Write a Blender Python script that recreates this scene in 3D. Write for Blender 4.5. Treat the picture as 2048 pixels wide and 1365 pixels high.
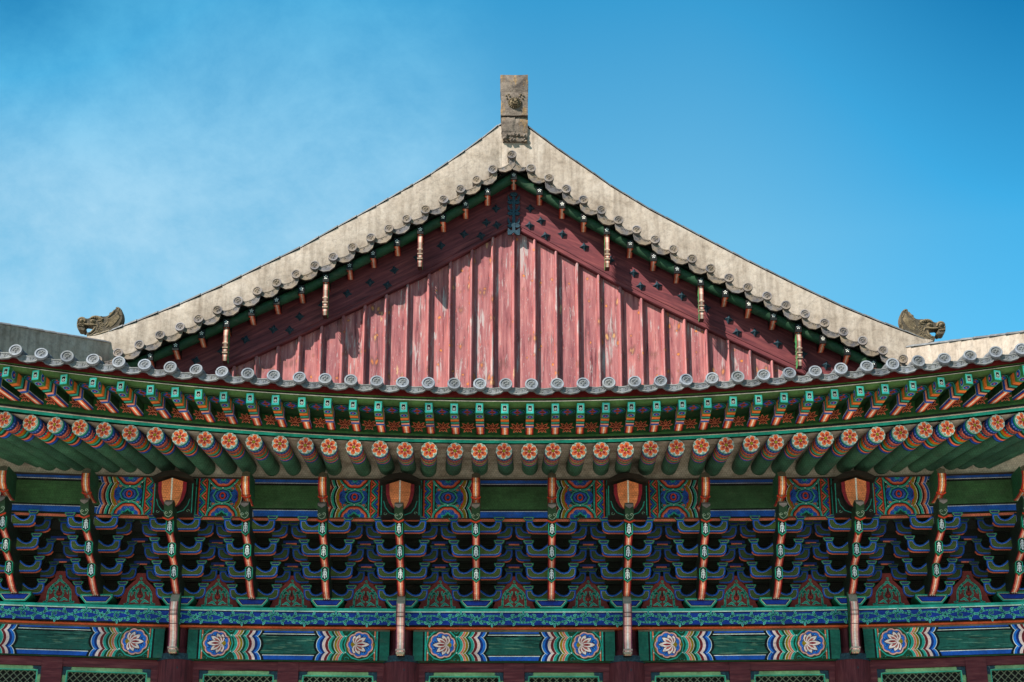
import bpy, math, random
from math import sin, cos, tan, atan, pi, radians, sqrt, hypot
random.seed(7)
S = bpy.context.scene
for o in list(bpy.data.objects): bpy.data.objects.remove(o)
# ------------------------------------------------------------------ camera
P, FP, D, CZ = radians(21), 4300.0, 34.0, 1.6
cd = bpy.data.cameras.new('camera'); cam = bpy.data.objects.new('camera', cd); S.collection.objects.link(cam)
cam.location = (0, -D, CZ); cam.rotation_euler = (radians(90) + P, 0, 0)
cd.sensor_width = 36; cd.lens = FP / 2048 * 36; cd.shift_x = -4 / 2048; cd.clip_end = 2000
S.camera = cam
# ------------------------------------------------------------------ light
SUN_EL, SUN_AZ = radians(42), radians(46)      # azimuth measured to the left of the facade's normal
ld = bpy.data.lights.new('sun', 'SUN'); ld.energy = 5.0; ld.angle = radians(0.53); ld.color = (1.0, 0.95, 0.87)
sun = bpy.data.objects.new('sun', ld); S.collection.objects.link(sun); sun.location = (-20, -30, 40)
sd = (-sin(SUN_AZ) * cos(SUN_EL), -cos(SUN_AZ) * cos(SUN_EL), sin(SUN_EL))
from mathutils import Vector, Matrix
sun.rotation_euler = Vector(sd).to_track_quat('Z', 'Y').to_euler()
S.view_settings.view_transform = 'Standard'; S.view_settings.look = 'None'
S.view_settings.exposure = 1.3; S.view_settings.gamma = 1

W = bpy.data.worlds.new("World"); S.world = W; W.use_nodes = True
def world():
    nt = W.node_tree; N = nt.nodes; L = nt.links; N.clear()
    out = N.new('ShaderNodeOutputWorld'); bg = N.new('ShaderNodeBackground'); bg.inputs[1].default_value = 0.07
    sky = N.new('ShaderNodeTexSky'); sky.sky_type = 'NISHITA'; sky.sun_disc = False
    sky.sun_elevation = SUN_EL; sky.sun_rotation = radians(180) + SUN_AZ
    sky.air_density = 1.0; sky.dust_density = 0.6; sky.ozone_density = 1.6
    tc = N.new('ShaderNodeTexCoord')
    # gentle colour grade towards cyan, as clear winter sky reads in the photo
    tint = N.new('ShaderNodeMix'); tint.data_type = 'RGBA'; tint.blend_type = 'MULTIPLY'; tint.inputs[0].default_value = 1
    tint.inputs[7].default_value = (0.72, 1.40, 1.27, 1)
    L.new(sky.outputs[0], tint.inputs[6])
    # thin cirrus veil on the left
    mp = N.new('ShaderNodeMapping'); mp.inputs['Scale'].default_value = (3.4, 3.4, 4.6); mp.inputs['Rotation'].default_value = (0, 0.5, 0.2)
    L.new(tc.outputs['Generated'], mp.inputs[0])
    n1 = N.new('ShaderNodeTexNoise'); n1.inputs['Scale'].default_value = 3.0; n1.inputs['Detail'].default_value = 12; n1.inputs['Roughness'].default_value = 0.68; n1.inputs['Distortion'].default_value = 0.15
    L.new(mp.outputs[0], n1.inputs[0])
    mr = N.new('ShaderNodeMapRange'); mr.inputs[1].default_value = 0.38; mr.inputs[2].default_value = 0.62; mr.inputs[3].default_value = 0.30
    L.new(n1.outputs[0], mr.inputs[0])
    sep = N.new('ShaderNodeSeparateXYZ'); L.new(tc.outputs['Generated'], sep.inputs[0])
    mx = N.new('ShaderNodeMapRange'); mx.inputs[1].default_value = 0.02; mx.inputs[2].default_value = -0.07; mx.interpolation_type = 'SMOOTHSTEP'
    L.new(sep.outputs[0], mx.inputs[0])
    mz = N.new('ShaderNodeMapRange'); mz.inputs[1].default_value = 0.54; mz.inputs[2].default_value = 0.44
    mz.inputs[3].default_value = 0.35; mz.inputs[4].default_value = 1.0
    L.new(sep.outputs[2], mz.inputs[0])
    m1 = N.new('ShaderNodeMath'); m1.operation = 'MULTIPLY'; L.new(mr.outputs[0], m1.inputs[0]); L.new(mx.outputs[0], m1.inputs[1])
    m2 = N.new('ShaderNodeMath'); m2.operation = 'MULTIPLY'; L.new(m1.outputs[0], m2.inputs[0]); L.new(mz.outputs[0], m2.inputs[1])
    m3 = N.new('ShaderNodeMath'); m3.operation = 'MULTIPLY'; L.new(m2.outputs[0], m3.inputs[0]); m3.inputs[1].default_value = 0.66
    cl = N.new('ShaderNodeMix'); cl.data_type = 'RGBA'; cl.inputs[7].default_value = (3.0, 4.6, 5.6, 1)
    L.new(m3.outputs[0], cl.inputs[0]); L.new(tint.outputs[2], cl.inputs[6])
    # deeper blue with height and away from the bright middle of the sky
    za = N.new('ShaderNodeMapRange'); za.inputs[1].default_value = 0.40; za.inputs[2].default_value = 0.50; L.new(sep.outputs[2], za.inputs[0])
    def part(x0, x1, z0, z1):
        a_ = N.new('ShaderNodeMapRange'); a_.inputs[1].default_value = x0; a_.inputs[2].default_value = x1; a_.interpolation_type = 'SMOOTHSTEP'; L.new(sep.outputs[0], a_.inputs[0])
        b_ = N.new('ShaderNodeMapRange'); b_.inputs[1].default_value = z0; b_.inputs[2].default_value = z1; L.new(sep.outputs[2], b_.inputs[0])
        c_ = N.new('ShaderNodeMath'); c_.operation = 'MULTIPLY'; L.new(a_.outputs[0], c_.inputs[0]); L.new(b_.outputs[0], c_.inputs[1]); return c_.outputs[0]
    q1 = N.new('ShaderNodeMath'); q1.operation = 'ADD'; L.new(part(0.07, 0.25, 0.18, 0.42), q1.inputs[0]); L.new(part(-0.12, -0.25, 0.42, 0.50), q1.inputs[1])
    q2 = N.new('ShaderNodeMath'); q2.operation = 'ADD'; L.new(q1.outputs[0], q2.inputs[0]); L.new(za.outputs[0], q2.inputs[1])
    q3 = N.new('ShaderNodeMath'); q3.operation = 'MULTIPLY'; q3.inputs[1].default_value = 0.5; L.new(q2.outputs[0], q3.inputs[0])
    rp = N.new('ShaderNodeValToRGB'); L.new(q3.outputs[0], rp.inputs[0]); e = rp.color_ramp.elements; e.new(0.5)
    for k_, (p_, c_) in enumerate(((0.0, (1, 1, 1, 1)), (0.5, (0.32, 0.80, 0.97, 1)), (1.0, (0.03, 0.42, 0.64, 1)))): e[k_].position = p_; e[k_].color = c_
    fin_ = N.new('ShaderNodeMix'); fin_.data_type = 'RGBA'; fin_.blend_type = 'MULTIPLY'; fin_.inputs[0].default_value = 1
    L.new(cl.outputs[2], fin_.inputs[6]); L.new(rp.outputs[0], fin_.inputs[7])
    L.new(fin_.outputs[2], bg.inputs[0]); L.new(bg.outputs[0], out.inputs[0])
world()

# ------------------------------------------------------------------ picture -> place helpers
def Zat(v, Y): return CZ + (Y + D) * tan(P + atan((682.5 - v) / FP))
def dep(Y, Z): return (Y + D) * cos(P) + (Z - CZ) * sin(P)
def Xat(u, Y, Z): return (u - 1028) * dep(Y, Z) / FP
def W3(u, v, Y): z = Zat(v, Y); return Xat(u, Y, z), z
def vcurveZ(X, Y, vc, A, p):
    z = Zat(vc, Y)
    for _ in range(4):
        u = FP * abs(X) / dep(Y, z); z = Zat(vc - A * (u / 1020) ** p, Y)
    return z
def dz(X): return 0.12 * (min(abs(X), 10) / 8.17) ** 2.6          # columns grow taller towards the corners
B = B0 = 3.60; BE = 3.93      # middle bays; the end bays are a little wider
def bpos(k):     # k-th third of a bay from the centre line (columns stand at +-1.5, +-4.5, +-7.5)
    a = abs(k); x = a * B0 / 3 if a <= 4.5 else 1.5 * B0 + (a - 4.5) * BE / 3
    return x if k > 0 else -x
# ------------------------------------------------------------------ colours (sRGB 0-255 -> linear)
def C(r, g, b, k=1.0):
    f = lambda c: (c / 255 / 12.92 if c / 255 <= 0.04045 else ((c / 255 + 0.055) / 1.055) ** 2.4) * k
    return (f(r), f(g), f(b))
TEAL = C(38, 160, 140); TEALL = C(92, 226, 208); GREEN = C(74, 118, 62); DGREEN = C(20, 66, 38); OLIVE = C(84, 104, 50); MGREEN = C(38, 92, 52)
RGREEN = C(54, 98, 74); BLUE = C(24, 84, 176); DBLUE = C(16, 38, 110); BLUEL = C(30, 110, 200); CORAL = C(232, 116, 84); ORANGE = C(232, 118, 50)
RED = C(170, 34, 24); VERM = C(215, 60, 25); DRED = C(92, 18, 22); MAROON = C(100, 38, 42); PINK = C(240, 176, 158); WHITE = C(240, 234, 220)
OCHRE = C(160, 124, 16); BLACK = C(4, 4, 4); DARKB = C(12, 9, 6); YELLOW = C(170, 145, 15)
# ------------------------------------------------------------------ materials
def mat(name, rough=0.75):
    m = bpy.data.materials.new(name); m.use_nodes = True; nt = m.node_tree; N = nt.nodes; L = nt.links
    b = N['Principled BSDF']; b.inputs['Roughness'].default_value = rough; b.inputs['Specular IOR Level'].default_value = 0.18
    return m, N, L, b
def noise(N, L, vec, scale, detail=5, rough=0.6, dist=0.0):
    n = N.new('ShaderNodeTexNoise'); n.inputs['Scale'].default_value = scale; n.inputs['Detail'].default_value = detail
    n.inputs['Roughness'].default_value = rough; n.inputs['Distortion'].default_value = dist
    if vec is not None: L.new(vec, n.inputs['Vector'])
    return n.outputs['Fac']
def mapping(N, L, scale, src='Object', obj_rand=False, rot=(0, 0, 0)):
    tc = N.new('ShaderNodeTexCoord'); mp = N.new('ShaderNodeMapping'); mp.inputs['Scale'].default_value = scale; mp.inputs['Rotation'].default_value = rot
    if src == 'World':
        g = N.new('ShaderNodeNewGeometry'); L.new(g.outputs['Position'], mp.inputs[0])
    else: L.new(tc.outputs[src], mp.inputs[0])
    if obj_rand:
        oi = N.new('ShaderNodeObjectInfo'); mu = N.new('ShaderNodeMath'); mu.operation = 'MULTIPLY'; mu.inputs[1].default_value = 37
        L.new(oi.outputs['Random'], mu.inputs[0]); cb = N.new('ShaderNodeCombineXYZ')
        for i in range(3): L.new(mu.outputs[0], cb.inputs[i])
        ad = N.new('ShaderNodeVectorMath'); L.new(mp.outputs[0], ad.inputs[0]); L.new(cb.outputs[0], ad.inputs[1]); return ad.outputs[0]
    return mp.outputs[0]
def ramp(N, L, src, pts):
    r = N.new('ShaderNodeValToRGB'); L.new(src, r.inputs[0]); e = r.color_ramp.elements
    while len(e) < len(pts): e.new(0.5)
    for q, (p, c) in zip(e, pts): q.position = p; q.color = (c + (1,)) if isinstance(c, tuple) else (c, c, c, 1)
    return r.outputs[0]
def mix(N, L, fac, a, b, mode='MIX'):
    m = N.new('ShaderNodeMix'); m.data_type = 'RGBA'; m.blend_type = mode
    for s, i in ((fac, 0), (a, 6), (b, 7)):
        if isinstance(s, (int, float)): m.inputs[i].default_value = s
        elif isinstance(s, tuple): m.inputs[i].default_value = s + (1,)
        else: L.new(s, m.inputs[i])
    return m.outputs[2]
def bump(N, L, b, h, strength=0.3, dist=0.01):
    bp = N.new('ShaderNodeBump'); bp.inputs['Strength'].default_value = strength; bp.inputs['Distance'].default_value = dist
    L.new(h, bp.inputs['Height']); L.new(bp.outputs[0], b.inputs['Normal'])

def make_paint():
    m, N, L, b = mat('painted_wood', 0.62)
    at = N.new('ShaderNodeAttribute'); at.attribute_name = 'Col'
    v = mapping(N, L, (1, 1, 1), 'World')
    n = noise(N, L, v, 3.1, 6); g = noise(N, L, v, 26, 5, 0.7)
    c = mix(N, L, 1.0, at.outputs['Color'], ramp(N, L, n, [(0.3, 0.58), (0.7, 1.18)]), 'MULTIPLY')
    c = mix(N, L, 0.75, c, ramp(N, L, g, [(0.3, 0.62), (0.62, 1.1)]), 'MULTIPLY')
    oi = N.new('ShaderNodeObjectInfo')
    c = mix(N, L, 1.0, c, ramp(N, L, oi.outputs['Random'], [(0.0, (0.78, 0.80, 0.84)), (0.5, (1.0, 1.0, 1.0)), (1.0, (1.12, 1.08, 1.0))]), 'MULTIPLY')
    chip = noise(N, L, v, 34, 6, 0.75)
    c = mix(N, L, ramp(N, L, chip, [(0.655, 0.0), (0.70, 0.75)]), c, (0.13, 0.105, 0.08))
    dirt = ramp(N, L, noise(N, L, mapping(N, L, (1.2, 1.2, 3.5), 'World'), 2.3, 7, 0.7), [(0.56, 0.0), (0.78, 0.34)])
    c = mix(N, L, dirt, c, (0.11, 0.09, 0.065))
    ck = ramp(N, L, noise(N, L, mapping(N, L, (1.6, 1.6, 9), 'World'), 1.9, 8, 0.7, 0.3), [(0.48, 0.0), (0.66, 0.75)])
    sc_ = N.new('ShaderNodeVectorMath'); sc_.operation = 'MULTIPLY_ADD'; L.new(c, sc_.inputs[0]); sc_.inputs[1].default_value = (1.35, 1.3, 1.3); sc_.inputs[2].default_value = (.006, .007, .006)
    c = mix(N, L, ck, c, sc_.outputs[0])
    L.new(c, b.inputs['Base Color']); bump(N, L, b, g, 0.25, 0.004)
    return m
M_PAINT = make_paint()
def make_woodred(name, base, dark, pale, grain=(5, 5, 60), rot=(0, 0, 0)):
    m, N, L, b = mat(name, 0.7)
    v = mapping(N, L, (1, 1, 1), 'Object', True, rot)
    m2 = N.new('ShaderNodeMapping'); m2.inputs['Scale'].default_value = grain; L.new(v, m2.inputs[0]); v = m2.outputs[0]; g = noise(N, L, v, 1.0, 8, 0.65, 0.6)
    w = noise(N, L, mapping(N, L, (1, 1, 1), 'World'), 1.7, 6)
    c = ramp(N, L, g, [(0.28, dark), (0.5, base), (0.74, pale)])
    c = mix(N, L, 0.7, c, ramp(N, L, w, [(0.3, 0.7), (0.7, 1.2)]), 'MULTIPLY')
    L.new(c, b.inputs['Base Color']); bump(N, L, b, g, 0.5, 0.01)
    return m
M_BARGE_L = make_woodred('bargeboard_paint_left', C(88, 38, 42), C(50, 20, 26), C(118, 60, 58), (1.3, 8, 17), (0, 0.47, 0))
M_BARGE_R = make_woodred('bargeboard_paint_right', C(88, 38, 42), C(50, 20, 26), C(118, 60, 58), (1.3, 8, 17), (0, -0.47, 0))
M_WOOD = make_woodred('maroon_timber', C(82, 32, 38), C(46, 18, 24), C(104, 52, 54), (16, 16, 1.6))
M_WOODH = make_woodred('maroon_timber_level', C(86, 34, 40), C(52, 20, 26), C(112, 60, 60), (1.6, 16, 18))
def make_board():
    m, N, L, b = mat('weathered_gable_paint', 0.8)
    v = mapping(N, L, (13, 13, 1.1), 'Object', True)
    g = noise(N, L, v, 1.0, 9, 0.62, 0.4)
    c = ramp(N, L, g, [(0.28, C(66, 30, 37)), (0.42, C(124, 73, 75)), (0.57, C(144, 92, 91)), (0.72, C(170, 124, 119))])
    # whole-board tone and slow patches
    oi = N.new('ShaderNodeObjectInfo')
    c = mix(N, L, 0.8, c, ramp(N, L, oi.outputs['Random'], [(0.0, (0.80, 0.78, 0.82)), (0.5, (1.0, 1.0, 1.0)), (1.0, (1.12, 1.02, 0.98))]), 'MULTIPLY')
    p = noise(N, L, mapping(N, L, (3, 3, 1.2), 'Object', True), 1.3, 6, 0.6)
    c = mix(N, L, 0.55, c, ramp(N, L, p, [(0.35, (0.78, 0.72, 0.78)), (0.65, (1.12, 1.05, 1.0))]), 'MULTIPLY')
    # peeled, silvery grey streaks
    s1 = noise(N, L, mapping(N, L, (22, 22, 1.5), 'Object', True), 1.0, 8, 0.72, 0.8)
    s2 = noise(N, L, mapping(N, L, (3.2, 3.2, 0.9), 'Object', True), 1.0, 4)
    mu = N.new('ShaderNodeMath'); mu.operation = 'MULTIPLY'; L.new(s1, mu.inputs[0]); L.new(s2, mu.inputs[1])
    k = ramp(N, L, mu.outputs[0], [(0.315, 0.0), (0.345, 0.8)])
    c = mix(N, L, k, c, (0.30, 0.255, 0.245))
    # dark drips
    s3 = noise(N, L, mapping(N, L, (34, 34, 1.0), 'Object', True), 1.0, 6, 0.6)
    c = mix(N, L, ramp(N, L, s3, [(0.60, 0.0), (0.68, 0.7)]), c, (0.06, 0.03, 0.03))
    # knots with bled ochre resin
    def knots(sc, thr, col, amt):
        vo = N.new('ShaderNodeTexVoronoi'); vo.inputs['Scale'].default_value = 1.0
        wv = mapping(N, L, sc, 'Object', True); dn = noise(N, L, mapping(N, L, (9, 9, 4), 'Object', True), 1.0, 4, 0.7); av = N.new('ShaderNodeVectorMath'); av.operation = 'MULTIPLY_ADD'; L.new(dn, av.inputs[0]); av.inputs[1].default_value = (.5, .5, .5); L.new(wv, av.inputs[2]); L.new(av.outputs[0], vo.inputs['Vector'])
        gt = N.new('ShaderNodeSeparateColor'); L.new(vo.outputs['Color'], gt.inputs[0])
        on = N.new('ShaderNodeMath'); on.operation = 'GREATER_THAN'; on.inputs[1].default_value = 0.45; L.new(gt.outputs[0], on.inputs[0])
        f = ramp(N, L, vo.outputs['Distance'], [(thr * 0.6, 1.0), (thr, 0.0)])
        q = N.new('ShaderNodeMath'); q.operation = 'MULTIPLY'; L.new(f, q.inputs[0]); L.new(on.outputs[0], q.inputs[1])
        r = N.new('ShaderNodeMath'); r.operation = 'MULTIPLY'; L.new(q.outputs[0], r.inputs[0]); r.inputs[1].default_value = amt
        return r.outputs[0], col
    for sc, thr, col, amt in (((5.2, 5.2, 4.6), 0.25, (0.10, 0.04, 0.03), 0.45), ((5.2, 5.2, 4.6), 0.15, (0.42, 0.13, 0.03), 0.95),
                              ((3.4, 3.4, 0.9), 0.10, (0.46, 0.30, 0.15), 0.6)):
        f, cc = knots(sc, thr, col, amt); c = mix(N, L, f, c, cc)
    tc = N.new('ShaderNodeTexCoord'); sx_ = N.new('ShaderNodeSeparateXYZ'); L.new(tc.outputs['Object'], sx_.inputs[0])
    def mth(op, a, b):
        m_ = N.new('ShaderNodeMath'); m_.operation = op
        for i_, q_ in enumerate((a, b)):
            if q_ is None: continue
            if isinstance(q_, (int, float)): m_.inputs[i_].default_value = q_
            else: L.new(q_, m_.inputs[i_])
        return m_.outputs[0]
    ax = mth('ABSOLUTE', sx_.outputs[0], None); rr = mth('MULTIPLY', oi.outputs['Random'], 61.0)
    zz = mth('SUBTRACT', sx_.outputs[2], mth('MULTIPLY', ax, 0.75))
    wob = mth('MULTIPLY', noise(N, L, mapping(N, L, (7, 7, 5), 'Object', True), 1.0, 5, 0.7), 0.55)
    cb = N.new('ShaderNodeCombineXYZ'); L.new(mth('ADD', mth('MULTIPLY', ax, 6.0), wob), cb.inputs[0]); L.new(rr, cb.inputs[1]); L.new(mth('ADD', mth('MULTIPLY', zz, 3.1), wob), cb.inputs[2])
    vk = N.new('ShaderNodeTexVoronoi'); vk.inputs['Scale'].default_value = 1.0; L.new(cb.outputs[0], vk.inputs['Vector'])
    gk = N.new('ShaderNodeSeparateColor'); L.new(vk.outputs['Color'], gk.inputs[0]); on = mth('GREATER_THAN', gk.outputs[1], 0.66)
    c = mix(N, L, mth('MULTIPLY', ramp(N, L, vk.outputs['Distance'], [(0.20, 0.55), (0.40, 0.0)]), on), c, (0.07, 0.03, 0.025))
    c = mix(N, L, mth('MULTIPLY', ramp(N, L, vk.outputs['Distance'], [(0.09, 0.85), (0.20, 0.0)]), on), c, ramp(N, L, gk.outputs[2], [(0.4, (0.36, 0.11, 0.03)), (0.9, (0.42, 0.23, 0.09))]))
    c = mix(N, L, ramp(N, L, ax, [(0.145, 0.0), (0.175, 0.55)]), c, C(176, 84, 74))
    fl = noise(N, L, mapping(N, L, (40, 40, 7), 'Object', True), 1.0, 6, 0.75)
    c = mix(N, L, ramp(N, L, fl, [(0.60, 0.0), (0.67, 0.6)]), c, C(176, 84, 66))
    fl2 = noise(N, L, mapping(N, L, (60, 60, 9), 'Object', True), 1.0, 5, 0.7)
    c = mix(N, L, ramp(N, L, fl2, [(0.62, 0.0), (0.68, 0.8)]), c, (0.36, 0.31, 0.29))
    L.new(c, b.inputs['Base Color']); bump(N, L, b, g, 0.5, 0.008)
    return m
M_BOARD = make_board()
def make_plaster():
    m, N, L, b = mat('stained_lime_plaster', 0.9)
    w = mapping(N, L, (1, 1, 1), 'World')
    n = noise(N, L, w, 2.2, 9, 0.68, 0.5); f = noise(N, L, w, 11, 8, 0.7)
    c = ramp(N, L, n, [(0.28, C(118, 104, 92)), (0.42, C(146, 132, 119)), (0.60, C(158, 145, 133)), (0.74, C(172, 160, 149))])
    c = mix(N, L, 0.7, c, ramp(N, L, f, [(0.34, 0.66), (0.55, 1.06)]), 'MULTIPLY')
    st = noise(N, L, mapping(N, L, (9, 9, 0.7), 'World'), 1.0, 6, 0.6)
    c = mix(N, L, 0.8, c, ramp(N, L, st, [(0.34, (0.66, 0.64, 0.62)), (0.55, (1.0, 1.0, 1.0)), (0.72, (1.08, 1.07, 1.04))]), 'MULTIPLY')
    vo = N.new('ShaderNodeTexVoronoi'); vo.feature = 'DISTANCE_TO_EDGE'; vo.inputs['Scale'].default_value = 1.15
    wd = noise(N, L, w, 3.0, 4); ad = N.new('ShaderNodeVectorMath'); ad.operation = 'ADD'; L.new(w, ad.inputs[0]); L.new(wd, ad.inputs[1]); L.new(ad.outputs[0], vo.inputs['Vector'])
    c = mix(N, L, ramp(N, L, vo.outputs['Distance'], [(0.0, 0.55), (0.012, 0.0)]), c, (0.16, 0.13, 0.11))
    L.new(c, b.inputs['Base Color']); bump(N, L, b, f, 0.5, 0.012)
    return m
M_PLASTER = make_plaster()
def make_soffit():
    m, N, L, b = mat('soffit_plaster', 0.9)
    n = noise(N, L, mapping(N, L, (1, 1, 1), 'World'), 3, 7, 0.6)
    f = noise(N, L, mapping(N, L, (1, 1, 1), 'World'), 14, 6, 0.7)
    L.new(mix(N, L, 0.8, ramp(N, L, n, [(0.32, C(150, 136, 116)), (0.55, C(192, 180, 160)), (0.72, C(208, 198, 178))]), ramp(N, L, f, [(0.34, 0.6), (0.58, 1.06)]), 'MULTIPLY'), b.inputs['Base Color'])
    return m
M_SOFFIT = make_soffit()
def make_tile(name, a, bcol, lich, amt):
    m, N, L, b = mat(name, 0.72)
    w = mapping(N, L, (1, 1, 1), 'World'); n = noise(N, L, w, 7, 7, 0.65); f = noise(N, L, w, 45, 4, 0.6)
    c = ramp(N, L, n, [(0.32, a), (0.66, bcol)])
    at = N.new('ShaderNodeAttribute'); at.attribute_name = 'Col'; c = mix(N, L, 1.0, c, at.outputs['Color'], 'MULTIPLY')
    oi = N.new('ShaderNodeObjectInfo')
    c = mix(N, L, 0.8, c, ramp(N, L, oi.outputs['Random'], [(0.0, 0.66), (1.0, 1.22)]), 'MULTIPLY')
    c = mix(N, L, 0.6, c, ramp(N, L, f, [(0.3, 0.7), (0.6, 1.1)]), 'MULTIPLY')
    l2 = noise(N, L, mapping(N, L, (1, 1, 1), 'Object', True), 4.5, 5, 0.6)
    c = mix(N, L, ramp(N, L, l2, [(0.42, 0.0), (0.62, amt)]), c, lich)
    c = mix(N, L, ramp(N, L, noise(N, L, mapping(N, L, (1, 1, 1), 'Object', True), 9, 6, 0.7), [(0.58, 0.0), (0.68, 0.7)]), c, C(52, 50, 44))
    L.new(c, b.inputs['Base Color']); bump(N, L, b, f, 0.4, 0.005)
    return m
M_TILE = make_tile('grey_clay_tile', C(84, 88, 96), C(122, 126, 134), C(120, 118, 110), 0.3)
M_VTILE = make_tile('lichened_clay_tile', C(80, 76, 80), C(116, 111, 112), C(148, 124, 92), 0.38)
M_BARREL = make_tile('barrel_clay_tile', C(76, 80, 90), C(112, 115, 124), C(98, 96, 90), 0.4)
def make_stone():
    m, N, L, b = mat('weathered_brown_clay', 0.85)
    w = mapping(N, L, (1, 1, 1), 'World'); n = noise(N, L, w, 4.2, 9, 0.7, 0.8); f = noise(N, L, w, 22, 7, 0.7)
    c = ramp(N, L, n, [(0.32, C(44, 38, 36)), (0.46, C(86, 76, 68)), (0.62, C(110, 98, 88))])
    c = mix(N, L, ramp(N, L, noise(N, L, mapping(N, L, (6, 6, 2.4), 'World'), 1.0, 7, 0.7), [(0.54, 0.0), (0.64, 0.42)]), c, C(150, 112, 52))
    c = mix(N, L, 0.8, c, ramp(N, L, f, [(0.3, 0.55), (0.6, 1.12)]), 'MULTIPLY')
    L.new(c, b.inputs['Base Color']); bump(N, L, b, f, 0.7, 0.02)
    return m
M_STONE = make_stone()
def make_dragonmat():
    m, N, L, b = mat('fired_clay_carving', 0.8)
    w = mapping(N, L, (1, 1, 1), 'Object'); f = noise(N, L, w, 18, 7, 0.7)
    g = N.new('ShaderNodeNewGeometry')
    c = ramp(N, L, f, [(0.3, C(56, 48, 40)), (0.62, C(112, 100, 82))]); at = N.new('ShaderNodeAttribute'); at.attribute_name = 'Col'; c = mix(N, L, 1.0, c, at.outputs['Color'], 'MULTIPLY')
    L.new(c, b.inputs['Base Color']); bump(N, L, b, f, 0.6, 0.02)
    return m
M_DRAG = make_dragonmat()
def make_iron():
    m, N, L, b = mat('blackened_iron', 0.5); b.inputs['Metallic'].default_value = 0.35
    n = noise(N, L, mapping(N, L, (1, 1, 1), 'World'), 28, 6, 0.7)
    L.new(ramp(N, L, n, [(0.3, C(20, 34, 42)), (0.60, C(40, 60, 70)), (0.75, C(110, 112, 104))]), b.inputs['Base Color'])
    return m
M_IRON = make_iron()
def make_ground():
    m, N, L, b = mat('granite_paving', 0.85)
    w = mapping(N, L, (1, 1, 1), 'World')
    br = N.new('ShaderNodeTexBrick'); br.inputs['Scale'].default_value = 0.5; br.inputs['Mortar Size'].default_value = 0.008
    br.inputs['Color1'].default_value = (0.31, 0.28, 0.25, 1); br.inputs['Color2'].default_value = (0.36, 0.33, 0.295, 1); br.inputs['Mortar'].default_value = (0.3, 0.27, 0.23, 1)
    L.new(w, br.inputs['Vector'])
    c = mix(N, L, 0.5, br.outputs[0], ramp(N, L, noise(N, L, w, 0.8, 8, 0.7), [(0.3, 0.75), (0.7, 1.1)]), 'MULTIPLY')
    L.new(c, b.inputs['Base Color']); return m
M_GROUND = make_ground()
def simple(name, col, rough=0.7, metal=0):
    m, N, L, b = mat(name, rough); b.inputs['Base Color'].default_value = col + (1,); b.inputs['Metallic'].default_value = metal; return m
M_NET = simple('weathered_net_wire', C(38, 40, 30), 0.6)
M_VOID = simple('dark_interior', (0.012, 0.011, 0.010), 0.9)

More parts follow.
